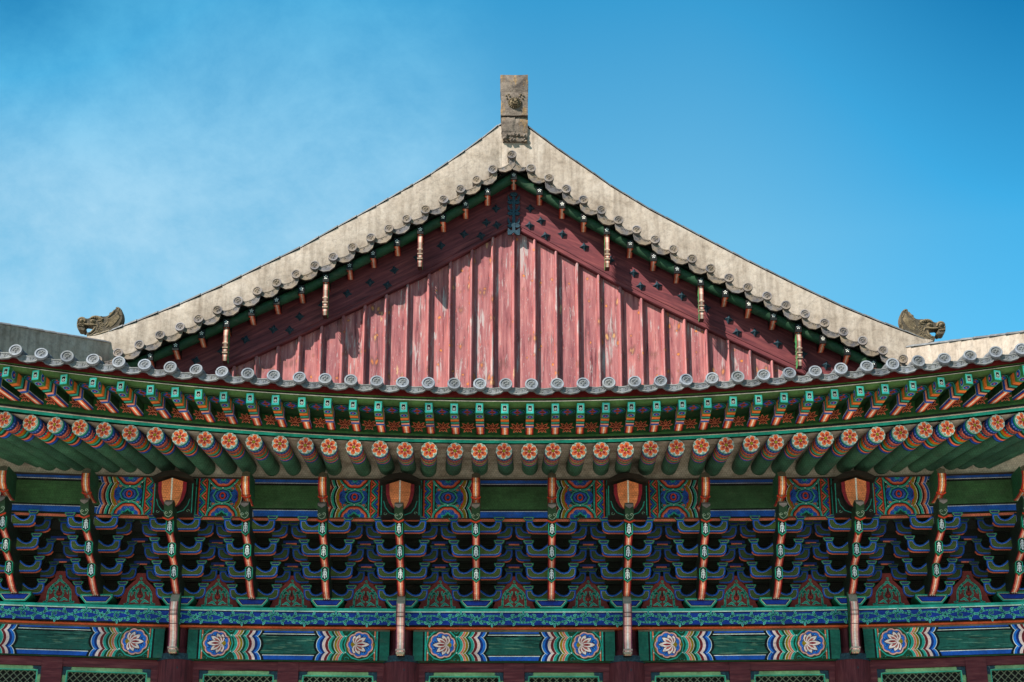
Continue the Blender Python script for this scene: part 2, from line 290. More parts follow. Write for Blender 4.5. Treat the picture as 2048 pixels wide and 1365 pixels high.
# ------------------------------------------------------------------ mesh builder
class G:
    def __init__(s): s.v = []; s.f = []; s.c = []
    def vert(s, p): s.v.append(tuple(p)); return len(s.v) - 1
    def face(s, idx, col=WHITE): s.f.append(tuple(idx)); s.c.append(col)
    def poly(s, pts, col=WHITE): n = len(s.v); s.v += [tuple(p) for p in pts]; s.face(range(n, n + len(pts)), col)
    def box(s, x0, x1, y0, y1, z0, z1, col=WHITE, front=None, bottom=None, side=None, top=None):
        front = front or col; bottom = bottom or col; side = side or col; top = top or col
        n = len(s.v)
        for z in (z0, z1):
            for x, y in ((x0, y0), (x1, y0), (x1, y1), (x0, y1)): s.v.append((x, y, z))
        for f, c in (((0, 1, 5, 4), front), ((1, 2, 6, 5), side), ((2, 3, 7, 6), col), ((3, 0, 4, 7), side), ((4, 5, 6, 7), top), ((3, 2, 1, 0), bottom)):
            s.face([n + i for i in f], c)
    def prism(s, pts, fn, d0, d1, col=WHITE, side=None, cap1=True, sidefn=None):
        """2D outline pts, fn(a,b,depth)->xyz, cap at d0 (front) and d1."""
        n = len(s.v); k = len(pts)
        for d in (d0, d1):
            for p in pts: s.v.append(tuple(fn(p[0], p[1], d)))
        s.face(range(n, n + k), col)
        if cap1: s.face(range(n + 2 * k - 1, n + k - 1, -1), col)
        for i in range(k):
            j = (i + 1) % k
            c = sidefn(pts[i], pts[j]) if sidefn else (side or col)
            s.face((n + i, n + k + i, n + k + j, n + j), c)
    def loft(s, secs, cols, closed=False, caps=False):
        n = len(s.v); k = len(secs[0])
        for sec in secs: s.v += [tuple(p) for p in sec]
        m = k if closed else k - 1
        for a in range(len(secs) - 1):
            for i in range(m):
                j = (i + 1) % k
                c = cols[i % len(cols)] if isinstance(cols, list) else (cols(a, i) if callable(cols) else cols)
                s.face((n + a * k + i, n + a * k + j, n + (a + 1) * k + j, n + (a + 1) * k + i), c)
        if caps:
            c = cols if isinstance(cols, tuple) else (cols[0] if isinstance(cols, list) else cols(0, 0))
            s.face([n + i for i in range(k)][::-1], c); s.face([n + (len(secs) - 1) * k + i for i in range(k)], c)
    def tube(s, pts, r, col=WHITE, n=10, caps=True):
        secs = []
        for i, p in enumerate(pts):
            a = Vector(pts[max(i - 1, 0)]); b = Vector(pts[min(i + 1, len(pts) - 1)]); t = (b - a).normalized()
            up = Vector((0, 0, 1)) if abs(t.z) < 0.95 else Vector((1, 0, 0))
            x = t.cross(up).normalized(); y = x.cross(t)
            rr = r[i] if isinstance(r, (list, tuple)) else r
            secs.append([Vector(p) + x * cos(2 * pi * k / n) * rr + y * sin(2 * pi * k / n) * rr for k in range(n)])
        s.loft(secs, col, closed=True, caps=caps)
    def build(s, name, m, parent=None, smooth=True, ang=35, loc=None, rot=None):
        me = bpy.data.meshes.new(name); me.from_pydata(s.v, [], s.f)
        a = me.color_attributes.new('Col', 'FLOAT_COLOR', 'CORNER')
        buf = []
        for f, c in zip(s.f, s.c): buf += [c[0], c[1], c[2], 1.0] * len(f)
        a.data.foreach_set('color', buf)
        me.materials.append(m)
        if smooth:
            me.polygons.foreach_set('use_smooth', [True] * len(me.polygons))
            me.set_sharp_from_angle(angle=radians(ang))
        me.update()
        o = bpy.data.objects.new(name, me); S.collection.objects.link(o)
        if parent is not None: o.parent = parent
        if loc: o.location = loc
        if rot: o.rotation_euler = rot
        return o
def empty(name, loc=(0, 0, 0)):
    o = bpy.data.objects.new(name, None); S.collection.objects.link(o); o.location = loc; o.empty_display_size = 0.3; return o
def tag(o, label=None, cat=None, group=None, kind=None):
    for k, v in (('label', label), ('category', cat), ('group', group), ('kind', kind)):
        if v: o[k] = v
    return o
def dup(o, parent, loc=None, rot=None, kids=True):
    c = o.copy(); S.collection.objects.link(c); c.parent = parent
    if loc is not None: c.location = loc
    if rot is not None: c.rotation_euler = rot
    if kids:
        for ch in list(o.children):
            dup(ch, c)
    return c
# ------------------------------------------------------------------ painter: flat polygons laid in thin layers on a surface
LS = 0.0012
class Art:
    def __init__(s, g, mp, base=1, clip=None): s.g = g; s.mp = mp; s.l = base; s.clip = clip
    def up(s, n=1): s.l += n
    def p(s, pts, col):
        if s.clip: pts = clip(pts, s.clip)
        if len(pts) > 2: s.g.poly([s.mp(a, b, s.l * LS) for a, b in pts], col)
    def stroke(s, pts, w, col):
        for i in range(len(pts) - 1):
            (ax, ay), (bx, by) = pts[i], pts[i + 1]; L_ = hypot(bx - ax, by - ay) or 1e-6
            w0 = w[i] if isinstance(w, list) else w; w1 = w[i + 1] if isinstance(w, list) else w
            ex, ey = (bx - ax) / L_, (by - ay) / L_; nx, ny = -ey, ex; e0 = w0 * 0.25 if i else 0; e1 = w1 * 0.25 if i < len(pts) - 2 else 0
            s.p([(ax - ex * e0 + nx * w0 / 2, ay - ey * e0 + ny * w0 / 2), (ax - ex * e0 - nx * w0 / 2, ay - ey * e0 - ny * w0 / 2),
                 (bx + ex * e1 - nx * w1 / 2, by + ey * e1 - ny * w1 / 2), (bx + ex * e1 + nx * w1 / 2, by + ey * e1 + ny * w1 / 2)], col)
    def ostroke(s, pts, w, col, oc=WHITE, ow=0.006):
        s.stroke(pts, (w + ow if not isinstance(w, list) else [q + ow for q in w]), oc); s.up(); s.stroke(pts, w, col); s.l -= 1
def clip(pts, r):
    for ax, lim, sg in ((0, r[0], 1), (0, r[1], -1), (1, r[2], 1), (1, r[3], -1)):
        out = []
        for i in range(len(pts)):
            a, b = pts[i - 1], pts[i]; da = (a[ax] - lim) * sg; db = (b[ax] - lim) * sg
            if (da >= 0) != (db >= 0):
                t = da / (da - db); out.append((a[0] + (b[0] - a[0]) * t, a[1] + (b[1] - a[1]) * t))
            if db >= 0: out.append(b)
        pts = out
        if not pts: return []
    return pts
def ell(cx, cy, rx, ry=None, n=16, rot=0):
    ry = rx if ry is None else ry
    return [(cx + cos(t) * rx * cos(rot) - sin(t) * ry * sin(rot), cy + cos(t) * rx * sin(rot) + sin(t) * ry * cos(rot)) for t in [2 * pi * k / n for k in range(n)]]
def petal(cx, cy, L_, w, ang, r0=0.0, pointed=True):
    pr = [(0, 0), (0.25, 0.38), (0.55, 0.5), (0.82, 0.30), (1, 0), (0.82, -0.30), (0.55, -0.5), (0.25, -0.38)] if pointed else \
         [(0, 0.12), (0.3, 0.42), (0.65, 0.52), (0.9, 0.36), (1, 0.1), (1, -0.1), (0.9, -0.36), (0.65, -0.52), (0.3, -0.42), (0, -0.12)]
    ca, sa = cos(ang), sin(ang)
    return [(cx + (r0 + a * L_) * ca - b * w * sa, cy + (r0 + a * L_) * sa + b * w * ca) for a, b in pr]
def spiral(cx, cy, r, turns=1.2, a0=0, sgn=1, n=14):
    return [(cx + r * (1 - 0.85 * k / n) * cos(a0 + sgn * 2 * pi * turns * k / n), cy + r * (1 - 0.85 * k / n) * sin(a0 + sgn * 2 * pi * turns * k / n)) for k in range(n + 1)]
def scallop(cx, cy, r, n, d=0.12, m=4):
    return [(cx + r * (1 - d + d * abs(sin(pi * k / m))) * cos(2 * pi * k / (n * m)), cy + r * (1 - d + d * abs(sin(pi * k / m))) * sin(2 * pi * k / (n * m))) for k in range(n * m)]
def inset(pts, d):
    n = len(pts); out = []
    ar = sum(pts[i][0] * pts[(i + 1) % n][1] - pts[(i + 1) % n][0] * pts[i][1] for i in range(n)); sg = 1 if ar > 0 else -1
    for i in range(n):
        a, b, c = pts[i - 1], pts[i], pts[(i + 1) % n]
        def nrm(p, q):
            L_ = hypot(q[0] - p[0], q[1] - p[1]) or 1e-9; return (-(q[1] - p[1]) / L_ * sg, (q[0] - p[0]) / L_ * sg)
        n1, n2 = nrm(a, b), nrm(b, c); bx, by = n1[0] + n2[0], n1[1] + n2[1]; L_ = hypot(bx, by) or 1e-9; bx /= L_; by /= L_
        k = d / max(0.5, bx * n1[0] + by * n1[1]); out.append((b[0] + bx * k, b[1] + by * k))
    return out
def mir(pts): return [(-a, b) for a, b in pts]

# ================================================================== the setting
g = G(); g.poly([(-300, -300, 0), (300, -300, 0), (300, 300, 0), (-300, 300, 0)])
tag(g.build('ground', M_GROUND, smooth=False), kind='structure')
hall = tag(empty('palace_hall'), 'painted wooden palace hall with maroon gable, grey tiled eaves and red columns', 'palace')

# ---- vertical reference levels on the centre line
Z_PLT, Z_PLB = Zat(1218, -0.30), Zat(1253, -0.30)      # plate beam
Z_LNT, Z_LNB = Zat(1260, -0.20), Zat(1325, -0.20)      # painted lintel
Z_HDB = Zat(1344.5, -0.12)
def lin(a, b, t): return a + (b - a) * t
# ---- dark core wall behind everything (keeps the sky out)
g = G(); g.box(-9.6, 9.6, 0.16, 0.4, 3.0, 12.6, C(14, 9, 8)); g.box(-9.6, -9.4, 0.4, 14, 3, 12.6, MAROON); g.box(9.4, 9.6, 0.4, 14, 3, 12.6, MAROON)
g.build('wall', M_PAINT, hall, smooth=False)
g = G(); g.box(-13.5, 13.5, -3.4, 18, 0.0, 1.2); g.box(-12.3, 12.3, -2.2, 17, 1.2, 3.0)
g.build('stone_platform', M_GROUND, hall, smooth=False)

# ================================================================== columns, lintels, windows
def make_column():
    g = G(); r = 0.305; zb = Zat(1318, -0.30)
    prof = [(3.0, r * 1.04), (5.5, r * 1.03), (zb - 0.02, r), (zb + 0.03, r - 0.01), (zb + 0.16, r - 0.08), (zb + 0.2, 0.2), (Z_PLB + 0.02, 0.2)]
    n = 28
    g.loft([[(cos(2 * pi * k / n) * q, sin(2 * pi * k / n) * q, z) for k in range(n)] for z, q in prof], WHITE, closed=True, caps=True)
    o = g.build('column', M_WOOD, hall, ang=40)
    b = G()
    b.loft([[(cos(2 * pi * k / n) * q, sin(2 * pi * k / n) * q, z) for k in range(n)] for z, q in ((zb - 0.045, r + 0.002), (zb - 0.045, r + 0.014), (zb + 0.055, r + 0.012), (zb + 0.055, r - 0.01))], WHITE, closed=True)
    b.build('iron_band', M_IRON, o)
    k = G(); k.tube([(0.05, -0.27, zb - 0.18), (0.05, -0.30, zb - 0.18)], [0.03, 0.018], n=10); k.build('iron_stud', M_IRON, o)
    return o
colx = [bpos(k) for k in (-7.5, -4.5, -1.5, 1.5, 4.5, 7.5)]
col0 = make_column(); col0.location = (colx[0], 0, dz(colx[0]))
for x in colx[1:]: dup(col0, hall, (x, 0, dz(x)))

# carved pendant in front of each column
def make_pendant():
    g = G(); w = 0.066
    vy = [(1190, -0.36, -0.42), (1196, -0.38, -0.52), (1208, -0.40, -0.62), (1222, -0.40, -0.66), (1236, -0.40, -0.655), (1252, -0.38, -0.60), (1268, -0.37, -0.55), (1284, -0.36, -0.535), (1296, -0.35, -0.555), (1304, -0.34, -0.56), (1309, -0.34, -0.53), (1312, -0.34, -0.44)]
    cx = [-w, -w * 0.72, -w * 0.2, w * 0.2, w * 0.72, w]; cc = [C(140, 66, 84), C(244, 176, 162), C(250, 226, 214), C(244, 176, 162), C(140, 66, 84)]
    for i in range(len(vy) - 1):
        (v0, b0, f0), (v1, b1, f1) = vy[i], vy[i + 1]; z0, z1 = Zat(v0, f0), Zat(v1, f1)
        cap = i in (1, 9)
        for j in range(5):
            c = C(150, 142, 130) if cap or i < 1 else cc[j]
            if i == 3: c = tuple(q * 0.75 for q in c)
            g.poly([(cx[j], f0, z0), (cx[j], f1, z1), (cx[j + 1], f1, z1), (cx[j + 1], f0, z0)], c)
        for s in (-1, 1):
            g.poly([(s * w, f0, z0), (s * w, f1, z1), (s * w, b1, z1), (s * w, b0, z0)], MGREEN)
            g.poly([(s * (w + .002), f0 + 0.012, z0), (s * (w + .002), f1 + 0.012, z1), (s * (w + .002), f1 + 0.03, z1), (s * (w + .002), f0 + 0.03, z0)], TEAL)
    for v in (1226, 1234, 1251):
        z = Zat(v, -0.65); f = -0.665 if v < 1245 else -0.605; g.box(-w - .004, w + .004, f, -0.4, z - 0.004, z + 0.004, C(70, 40, 50))
    z = Zat(1300, -0.57); g.box(-w - .006, w + .006, -0.568, -0.38, z - 0.014, z + 0.012, C(176, 150, 140))
    z = Zat(1311, -0.50)
    for s in (-0.6, 0, 0.6): g.tube([(s * w, -0.52, z + 0.02), (s * w, -0.535, z - 0.012)], [0.016, 0.01], C(190, 170, 130), n=6)
    zt, zb = Zat(1196, -0.5), Zat(1311, -0.5)
    g.box(-w * .9, w * .9, -0.42, -0.18, zb + 0.01, zt, BLACK)
    return g.build('column_pendant', M_PAINT, hall, smooth=False)
pen = make_pendant(); pen.location = (colx[1], 0, dz(colx[1]))
for x in colx[2:5]: dup(pen, hall, (x, 0, dz(x)))
for x in (colx[0], colx[5]): dup(pen, hall, (x, 0, dz(x)))

# painted lintel of one bay -----------------------------------------------------------
def hwi(A, c, s, bands, H, rx, circ=False):
    """stack of crescent bands; bands = [(outer x distance from c, colour)] drawn outermost first"""
    for e, col in bands:
        x = c + s * (e - rx)
        ry = rx if circ else rx * 1.05
        if col in (TEAL, BLUEL, OCHRE, CORAL, BLUE) or col[0] > .8:
            for zc in (-H / 2, H / 2): A.p(ell(x + s * (.0 if circ else .012), zc, rx + .005, ry + .005, 28), WHITE)
            A.up(.25)
            for zc in (-H / 2, H / 2): A.p(ell(x + s * (.0 if circ else .012), zc, rx, ry, 28), col)
            A.up(.5); A.p(ell(x, 0, rx + .005, ry + .005, 28), WHITE); A.up(.25); A.p(ell(x, 0, rx, ry, 28), col); A.up(.5); continue
        for zc in (-H / 2, H / 2): A.p(ell(x + s * (.0 if circ else .012), zc, rx, ry, 28), col)
        A.up(0.5)
        A.p(ell(x, 0, rx, ry, 28), col); A.up(0.5)
def make_lintel(full=True):
    g = G(); hw = B / 2 - 0.19; H = Z_LNT - Z_LNB; yf = -0.20
    ch = 0.035
    pr = [(0.12, -H / 2), (yf + ch, -H / 2), (yf, -H / 2 + ch), (yf, H / 2 - ch * 1.6), (yf + ch * 1.6, H / 2), (0.12, H / 2)]
    g.loft([[(x, y, z) for y, z in pr] for x in (-hw, hw)], [BLACK, DGREEN, DGREEN, C(112, 108, 94), BLACK], caps=False)
    g.box(-hw + .001, hw - .001, yf - .0005, yf + .05, H / 2 - .06, H / 2 - .004, C(112, 102, 84))
    A = Art(g, lambda a, b, h: (a, yf - h, b), 1, clip=(-hw, hw, -H / 2 + 0.012, H / 2 - 0.045))
    A.p([(-hw, -H), (hw, -H), (hw, H), (-hw, H)], BLACK); A.up()
    # centre panel
    px = B / 2 - 1.24
    A.p([(-px, -H), (px, -H), (px, H), (-px, H)], C(30, 88, 76)); A.up()
    for z0, z1, wz in ((-H / 2, -H / 2 + 0.085, -H / 2 + 0.09), (H / 2 - 0.09, H / 2, H / 2 - 0.095)):
        s_ = 1 if z0 < 0 else -1
        A.p([(-px - .1, z0 - .02 if s_ > 0 else z0 - 0.035), (px + .1, z0 - .02 if s_ > 0 else z0 - .035), (px + .1, z1 + 0.03 if s_ > 0 else z1 + .02), (-px - .1, z1 + 0.03 if s_ > 0 else z1 + .02)], BLACK); A.up()
        A.p([(-px - .1, z0 + 0.02), (px + .1, z0 + 0.02), (px + .1, z1), (-px - .1, z1)], BLUE); A.up()
        A.p([(-px - .1, wz - 0.004), (px + .1, wz - 0.004), (px + .1, wz + 0.007), (-px - .1, wz + 0.007)], WHITE); A.up()
    for _ in range(46):
        cx_, cz_ = random.uniform(-px, px), random.triangular(-H * .3, H * .3, H * .14); A.p(petal(cx_, cz_, random.uniform(.08, .34), random.uniform(.006, .022), random.uniform(-.04, .04)), random.choice([C(78, 126, 110), C(54, 108, 92), C(20, 70, 60), C(96, 128, 104)])); A.up(.05)
    L0 = A.l
    for s in (-1, 1):
        A.l = L0
        E = s * B / 2          # column axis of this end
        d = lambda q: E - s * q  # distance from the column axis towards mid-span
        hwi(A, E, -s, [(1.40, BLACK), (1.355, WHITE), (1.35, BLUEL), (1.305, DBLUE), (1.262, BLACK), (1.258, C(250, 206, 196)), (1.215, C(120, 22, 30)), (1.168, BLACK), (1.164, TEAL),
                       (1.118, DGREEN), (1.074, WHITE), (1.07, OCHRE), (1.025, CORAL), (0.99, BLACK), (0.985, TEAL), (0.94, DGREEN)], H, 0.155)
        A.up()
        A.p([(d(0.19), -H), (d(0.36), -H), (d(0.36), H), (d(0.19), H)], C(24, 92, 76)); A.up()
        for a, b_, c in ((0.345, 0.375, BLACK), (0.375, 0.40, TEAL), (0.40, 0.412, DGREEN), (0.412, 0.432, CORAL)):
            A.p([(d(a), -H), (d(b_), -H), (d(b_), H), (d(a), H)], c)
        cx = d(0.655)
        A.p([(d(0.432), -H), (d(0.76), -H), (d(0.76), H), (d(0.432), H)], DGREEN); A.up()
        for zc in (-H / 2 + 0.03, H / 2 - 0.04):
            for xx in (0.47, 0.87): A.stroke(spiral(d(xx), zc, 0.04, 1.0, 0, s), 0.012, TEAL)
            A.p([(d(0.64), zc - .04), (d(0.67), zc - .04), (d(0.67), zc + .04), (d(0.64), zc + .04)], VERM)
        A.up()
        R = 0.262
        A.p(ell(cx, 0, R, R * 0.98, 12), TEAL); A.up(); A.p(ell(cx, 0, R * 0.93, R * 0.9, 12), DGREEN); A.up()
        A.p(ell(cx - s * .0, 0, R * 0.88, R * 0.82, 12), OCHRE); A.up()
        A.p(ell(cx, 0, R * 0.80, R * 0.92, 12), DGREEN); A.up()
        A.p(scallop(cx, 0, R * 0.86, 9, 0.1), DRED); A.up(); A.p(scallop(cx, 0, R * 0.83, 9, 0.1), PINK); A.up(); A.p(scallop(cx, 0, R * 0.76, 9, 0.12), C(200, 70, 50)); A.up()
        A.p(scallop(cx, 0, R * 0.73, 9, 0.1), BLUEL); A.up()
        for k in range(8):
            t = 2 * pi * (k + 0.5) / 8; A.stroke(spiral(cx + cos(t) * R * .5, sin(t) * R * .5, 0.030, 1.0, t, 1, 8), 0.010, DBLUE)
            A.up(0.5); A.p(ell(cx + cos(t) * R * .57, sin(t) * R * .57, 0.008, n=6), C(120, 170, 220)); A.up(-0.5)
        A.up()
        bx = cx - s * 0.075
        A.p(petal(bx, 0, 0.09, 0.10, 0 if s < 0 else pi, -0.01), OCHRE); A.up()
        for q in (1.7, -1.7, 1.15, -1.15, 0.6, -0.6, 0):
            ang = (pi if s < 0 else 0) + q; LL = 0.225 - 0.045 * abs(q); ww = 0.080
            A.p(petal(bx, 0, LL + 0.012, ww + 0.018, ang), C(90, 20, 30)); A.up(0.4)
            A.p(petal(bx, 0, LL, ww, ang), C(250, 218, 208)); A.up(0.4)
            A.p(petal(bx, 0, LL * 0.62, ww * 0.45, ang, 0.02), C(190, 90, 80) if q else C(150, 34, 40)); A.up(0.4)
        for q in (-1, 1): A.p(ell(cx + q * R * .88, R * .5, .010, n=6), WHITE); A.p(ell(cx + q * R * .88, -R * .5, .010, n=6), WHITE); A.p(ell(cx + q * R * .5, R * .86, .010, n=6), WHITE)
    A.up(10); z_ = random.uniform(0, H * .2); x_ = random.uniform(-1.6, 0); ck = [(x_, z_)]
    for _ in range(9): ck.append((ck[-1][0] + random.uniform(.05, .16), ck[-1][1] + random.uniform(-.012, .010)))
    A.stroke(ck, [.003, .006, .008, .008, .007, .006, .006, .005, .004, .002], BLACK)
    return g.build('lintel_beam', M_PAINT, hall, smooth=False)
ZL = (Z_LNT + Z_LNB) / 2
bays = [-1.5 * B0 - BE / 2, -B0, 0, B0, 1.5 * B0 + BE / 2]
def bayloc(x, z):
    w = BE if abs(x) > 1.5 * B0 else B0
    return (x, 0, z + (dz(x - w / 2) + dz(x + w / 2)) / 2), (0, -math.atan2(dz(x + w / 2) - dz(x - w / 2), w), 0)
def perbay(make, z, first=None):
    """one object per bay; the two end bays share a wider model"""
    global B
    mid = end = None
    for x in bays:
        wide = abs(x) > 1.5 * B0; B = BE if wide else B0; src = end if wide else mid
        if src is None or make is make_lintel:
            o = make()
            if wide: end = o
            else: mid = o
        else: o = dup(src, hall)
        o.location, o.rotation_euler = bayloc(x, z)
    B = B0
perbay(make_lintel, ZL)

# window bay: maroon frame, two sashes with diagonal lattice
def make_windowbay():
    g = G(); hw = B / 2 - 0.25; zt = 0.0; zh = Z_HDB - Z_LNB
    g.box(-hw, hw, -0.12, 0.10, zh, zt - 0.003)                             # head rail
    g.box(-0.165, 0.165, -0.135, 0.12, -2.9, zt - 0.004)                    # centre post
    for s in (-1, 1): g.box(*sorted((s * hw, s * (hw - 0.13))), -0.11, 0.10, -2.9, zh)
    g.box(-hw, hw, -0.10, 0.10, -6.2, -2.9)
    fr = g.build('window_frame', M_WOODH, hall, ang=30)
    for s in (-1, 1):
        x0, x1 = sorted((s * 0.17, s * (hw - 0.135))); t = 0.06; top = zh - 0.004
        w = G(); LG = C(122, 158, 112)
        w.box(x0, x1, -0.085, 0.02, top - t, top, LG); w.box(x0, x1, -0.085, 0.02, -2.88, -2.8, LG)
        w.box(x0, x0 + t, -0.083, 0.02, -2.8, top - t, LG); w.box(x1 - t, x1, -0.083, 0.02, -2.8, top - t, LG)
        w.box(x0 + t, x0 + t + 0.015, -0.09, 0.0, -2.8, top - t, C(70, 170, 140)); w.box(x1 - t - 0.015, x1 - t, -0.09, 0.0, -2.8, top - t, C(70, 170, 140))
        w.box(x0 + t, x1 - t, -0.091, 0.0, top - t - 0.012, top - t, C(70, 170, 140))
        win = w.build('window', M_PAINT, fr, smooth=False)
        l = G(); sp = 0.113; ax0, ax1, az0, az1 = x0 + t, x1 - t, -2.8, top - t
        for dgn, yy in ((1, -0.050), (-1, -0.040)):
            k = -60
            while k < 60:
                c0 = k * sp  # line z = dgn*(x-x0)+c0+az1
                pts = []
                for xx in (ax0, ax1):
                    pts.append((xx, dgn * (xx - ax0) + c0 + az1 - sp * .5))
                (xa, za), (xb, zb) = pts
                # clip to rect
                def cl(xa, za, xb, zb):
                    t0, t1 = 0.0, 1.0; dz_ = zb - za
                    for lim, sg in ((az0, 1), (az1, -1)):
                        fa = (za - lim) * sg; fb = (zb - lim) * sg
                        if fa < 0 and fb < 0: return None
                        if fa < 0: t0 = max(t0, fa / (fa - fb))
                        elif fb < 0: t1 = min(t1, fa / (fa - fb))
                    if t1 <= t0: return None
                    return xa + (xb - xa) * t0, za + dz_ * t0, xa + (xb - xa) * t1, za + dz_ * t1
                q = cl(xa, za, xb, zb)
                if q:
                    xa, za, xb, zb = q; w_ = 0.0062
                    nx, nz = -dgn * w_ * .7, w_ * .7
                    l.prism([(xa + nx, za + nz), (xa - nx, za - nz), (xb - nx, zb - nz), (xb + nx, zb + nz)], lambda a, b, d: (a, d, b), yy, yy + 0.012, C(112, 114, 92))
                k += 1
        l.build('lattice', M_PAINT, fr, smooth=False)
        p = G(); p.poly([(x0, 0.0, -2.85), (x1, 0.0, -2.85), (x1, 0.0, top - .01), (x0, 0.0, top - .01)]); p.build('pane', M_VOID, fr, smooth=False)
        for (xx, sg) in ((x0, 1), (x1, -1)):
            c = G(); a = 0.145; b_ = 0.06
            pts = [(0, 0), (a, 0), (a * .92, -.02), (a * .95, -.045), (a * .72, -.052), (b_, -.058), (.052, -a * .72), (.045, -a * .98), (.02, -a * .9), (0, -a)]
            c.prism([(xx + sg * q, top + zz) for q, zz in pts], lambda a_, b2, d: (a_, d, b2), -0.093, -0.084); c.build('iron_corner', M_IRON, fr, smooth=False)
    return fr
perbay(make_windowbay, Z_LNB)

# ================================================================== plate beam with vine scroll
def make_plate():
    g = G(); H = Z_PLT - Z_PLB; yf = -0.30; n = 60
    xs = [-9.6 + 19.2 * i / n for i in range(n + 1)]
    zc = (Z_PLT + Z_PLB) / 2
    def mp(a, b, h): return (a, yf - h, zc + b + dz(a))
    g.loft([[(x, 0.15, zc + H / 2 + dz(x)), (x, yf, zc + H / 2 + dz(x)), (x, yf, zc - H / 2 + dz(x)), (x, 0.15, zc - H / 2 + dz(x))] for x in xs], [BLACK, BLACK, BLACK])
    A = Art(g, mp)
    def strip(z0, z1, c):
        for i in range(n): A.p([(xs[i], z0), (xs[i + 1], z0), (xs[i + 1], z1), (xs[i], z1)], c)
    t = H / 2
    strip(t - 0.045, t, TEAL); strip(t - 0.062, t - 0.045, C(205, 215, 200)); strip(-t + 0.02, t - 0.078, C(16, 52, 138)); A.up()
    zm = (t - 0.078 - t + 0.02) / 2; amp = (t - .078 + t - .02) / 2 * 0.62
    per = 0.50; vine = C(34, 134, 118); light = C(128, 214, 194)
    x = -9.6; k = 0
    L0 = A.l
    while x < 9.3:
        A.l = L0
        s = 1 if k % 2 else -1
        st = [(x + per * q / 10, zm + s * amp * sin(pi * q / 10)) for q in range(11)]
        A.ostroke([(a, 2 * zm - b) for a, b in st], 0.014, vine, light, 0.008); A.up(2)
        A.ostroke(st, 0.020, vine, light, 0.010)
        A.ostroke(spiral(x + per * 0.5, zm - s * amp * 0.1, amp * 0.95, 1.05, pi / 2 * s, s, 12), [0.020 - 0.0009 * q for q in range(13)], vine, light, 0.009); A.up(2)
        A.ostroke(spiral(x + per * 0.18, zm - s * amp * 0.55, amp * 0.55, 0.9, 0, -s, 8), 0.015, vine, light, 0.008)
        A.ostroke(spiral(x + per * 0.82, zm - s * amp * 0.55, amp * 0.55, 0.9, pi, s, 8), 0.015, vine, light, 0.008); A.up(2)
        for q, a in ((0.32, 0.6), (0.68, 2.4), (0.5, 1.57), (0.08, 0.4), (0.92, 2.7), (0.25, -2.2), (0.75, -0.9)):
            px_, pz = x + per * q, zm + s * amp * (0.85 if q not in (0.5,) else 1.15)
            if a < 0: pz = zm - s * amp * 0.9
            A.p(petal(px_, pz, 0.075, 0.036, a * s), light); A.up(0.5); A.p(petal(px_, pz, 0.064, 0.022, a * s, .005), vine); A.up(-0.5)
        if k % 3 == 0:
            A.up(2)
            for q in range(6): A.p(petal(x, zm, 0.062, 0.030, 2 * pi * q / 6 + .3), light); A.up(.3); A.p(petal(x, zm, 0.055, 0.02, 2 * pi * q / 6 + .3), vine); A.up(-.3)
            A.up(1); A.p(ell(x, zm, 0.012, n=6), BLACK)
        x += per; k += 1
    g.build('plate_beam', M_PAINT, hall, smooth=False)
    # thin vermilion moulding under the plate
    g = G(); za, zb = Zat(1253.5, -0.27), Zat(1258, -0.27)
    g.loft([[(x, -0.12, za + dz(x)), (x, -0.255, za + dz(x)), (x, -0.272, (za + zb) / 2 + dz(x)), (x, -0.255, zb + dz(x)), (x, -0.12, zb + dz(x))] for x in xs], [C(196, 84, 44)])
    g.build('moulding', M_PAINT, hall, smooth=False)
make_plate()

# ================================================================== bracket sets
SY = 0.33; Z0B = Zat(1180, -0.06); DZ = 0.29
def armshape(w, k=1.0):
    """right half outline of a boat-shaped arm; block sits on its end; z=0 at the block underside"""
    r = [(0, -0.19), (w - 0.26, -0.19), (w - 0.10, -0.19), (w - 0.045, -0.172), (w - 0.012, -0.13), (w, -0.07), (w, 0), (w - 0.105, 0), (w - 0.112, -0.04), (w - 0.14, -0.075), (w - 0.195, -0.092), (w - 0.25, -0.078), (w - 0.30, -0.042), (w - 0.345, -0.002)]
    return r + ([(0, -0.002)] if r[-1][0] > 0.01 else [])
def block(g, cx, y, z, w=0.15, dim=False):
    h = 0.064; t = 0.05
    pts = [(cx - w / 2, z + h), (cx - w / 2, z + h * .62), (cx - w * 0.34, z), (cx + w * 0.34, z), (cx + w / 2, z + h * .62), (cx + w / 2, z + h)]
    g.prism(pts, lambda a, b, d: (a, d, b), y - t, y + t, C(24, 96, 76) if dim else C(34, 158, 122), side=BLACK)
    A = Art(g, lambda a, b, h_: (a, y - t - h_, b))
    A.p(inset(pts, 0.012), C(170, 170, 150) if not dim else C(110, 120, 100)); A.up(); A.p(inset(pts, 0.017), BLACK); A.up(); A.p(inset(pts, 0.024), C(20, 60, 150))
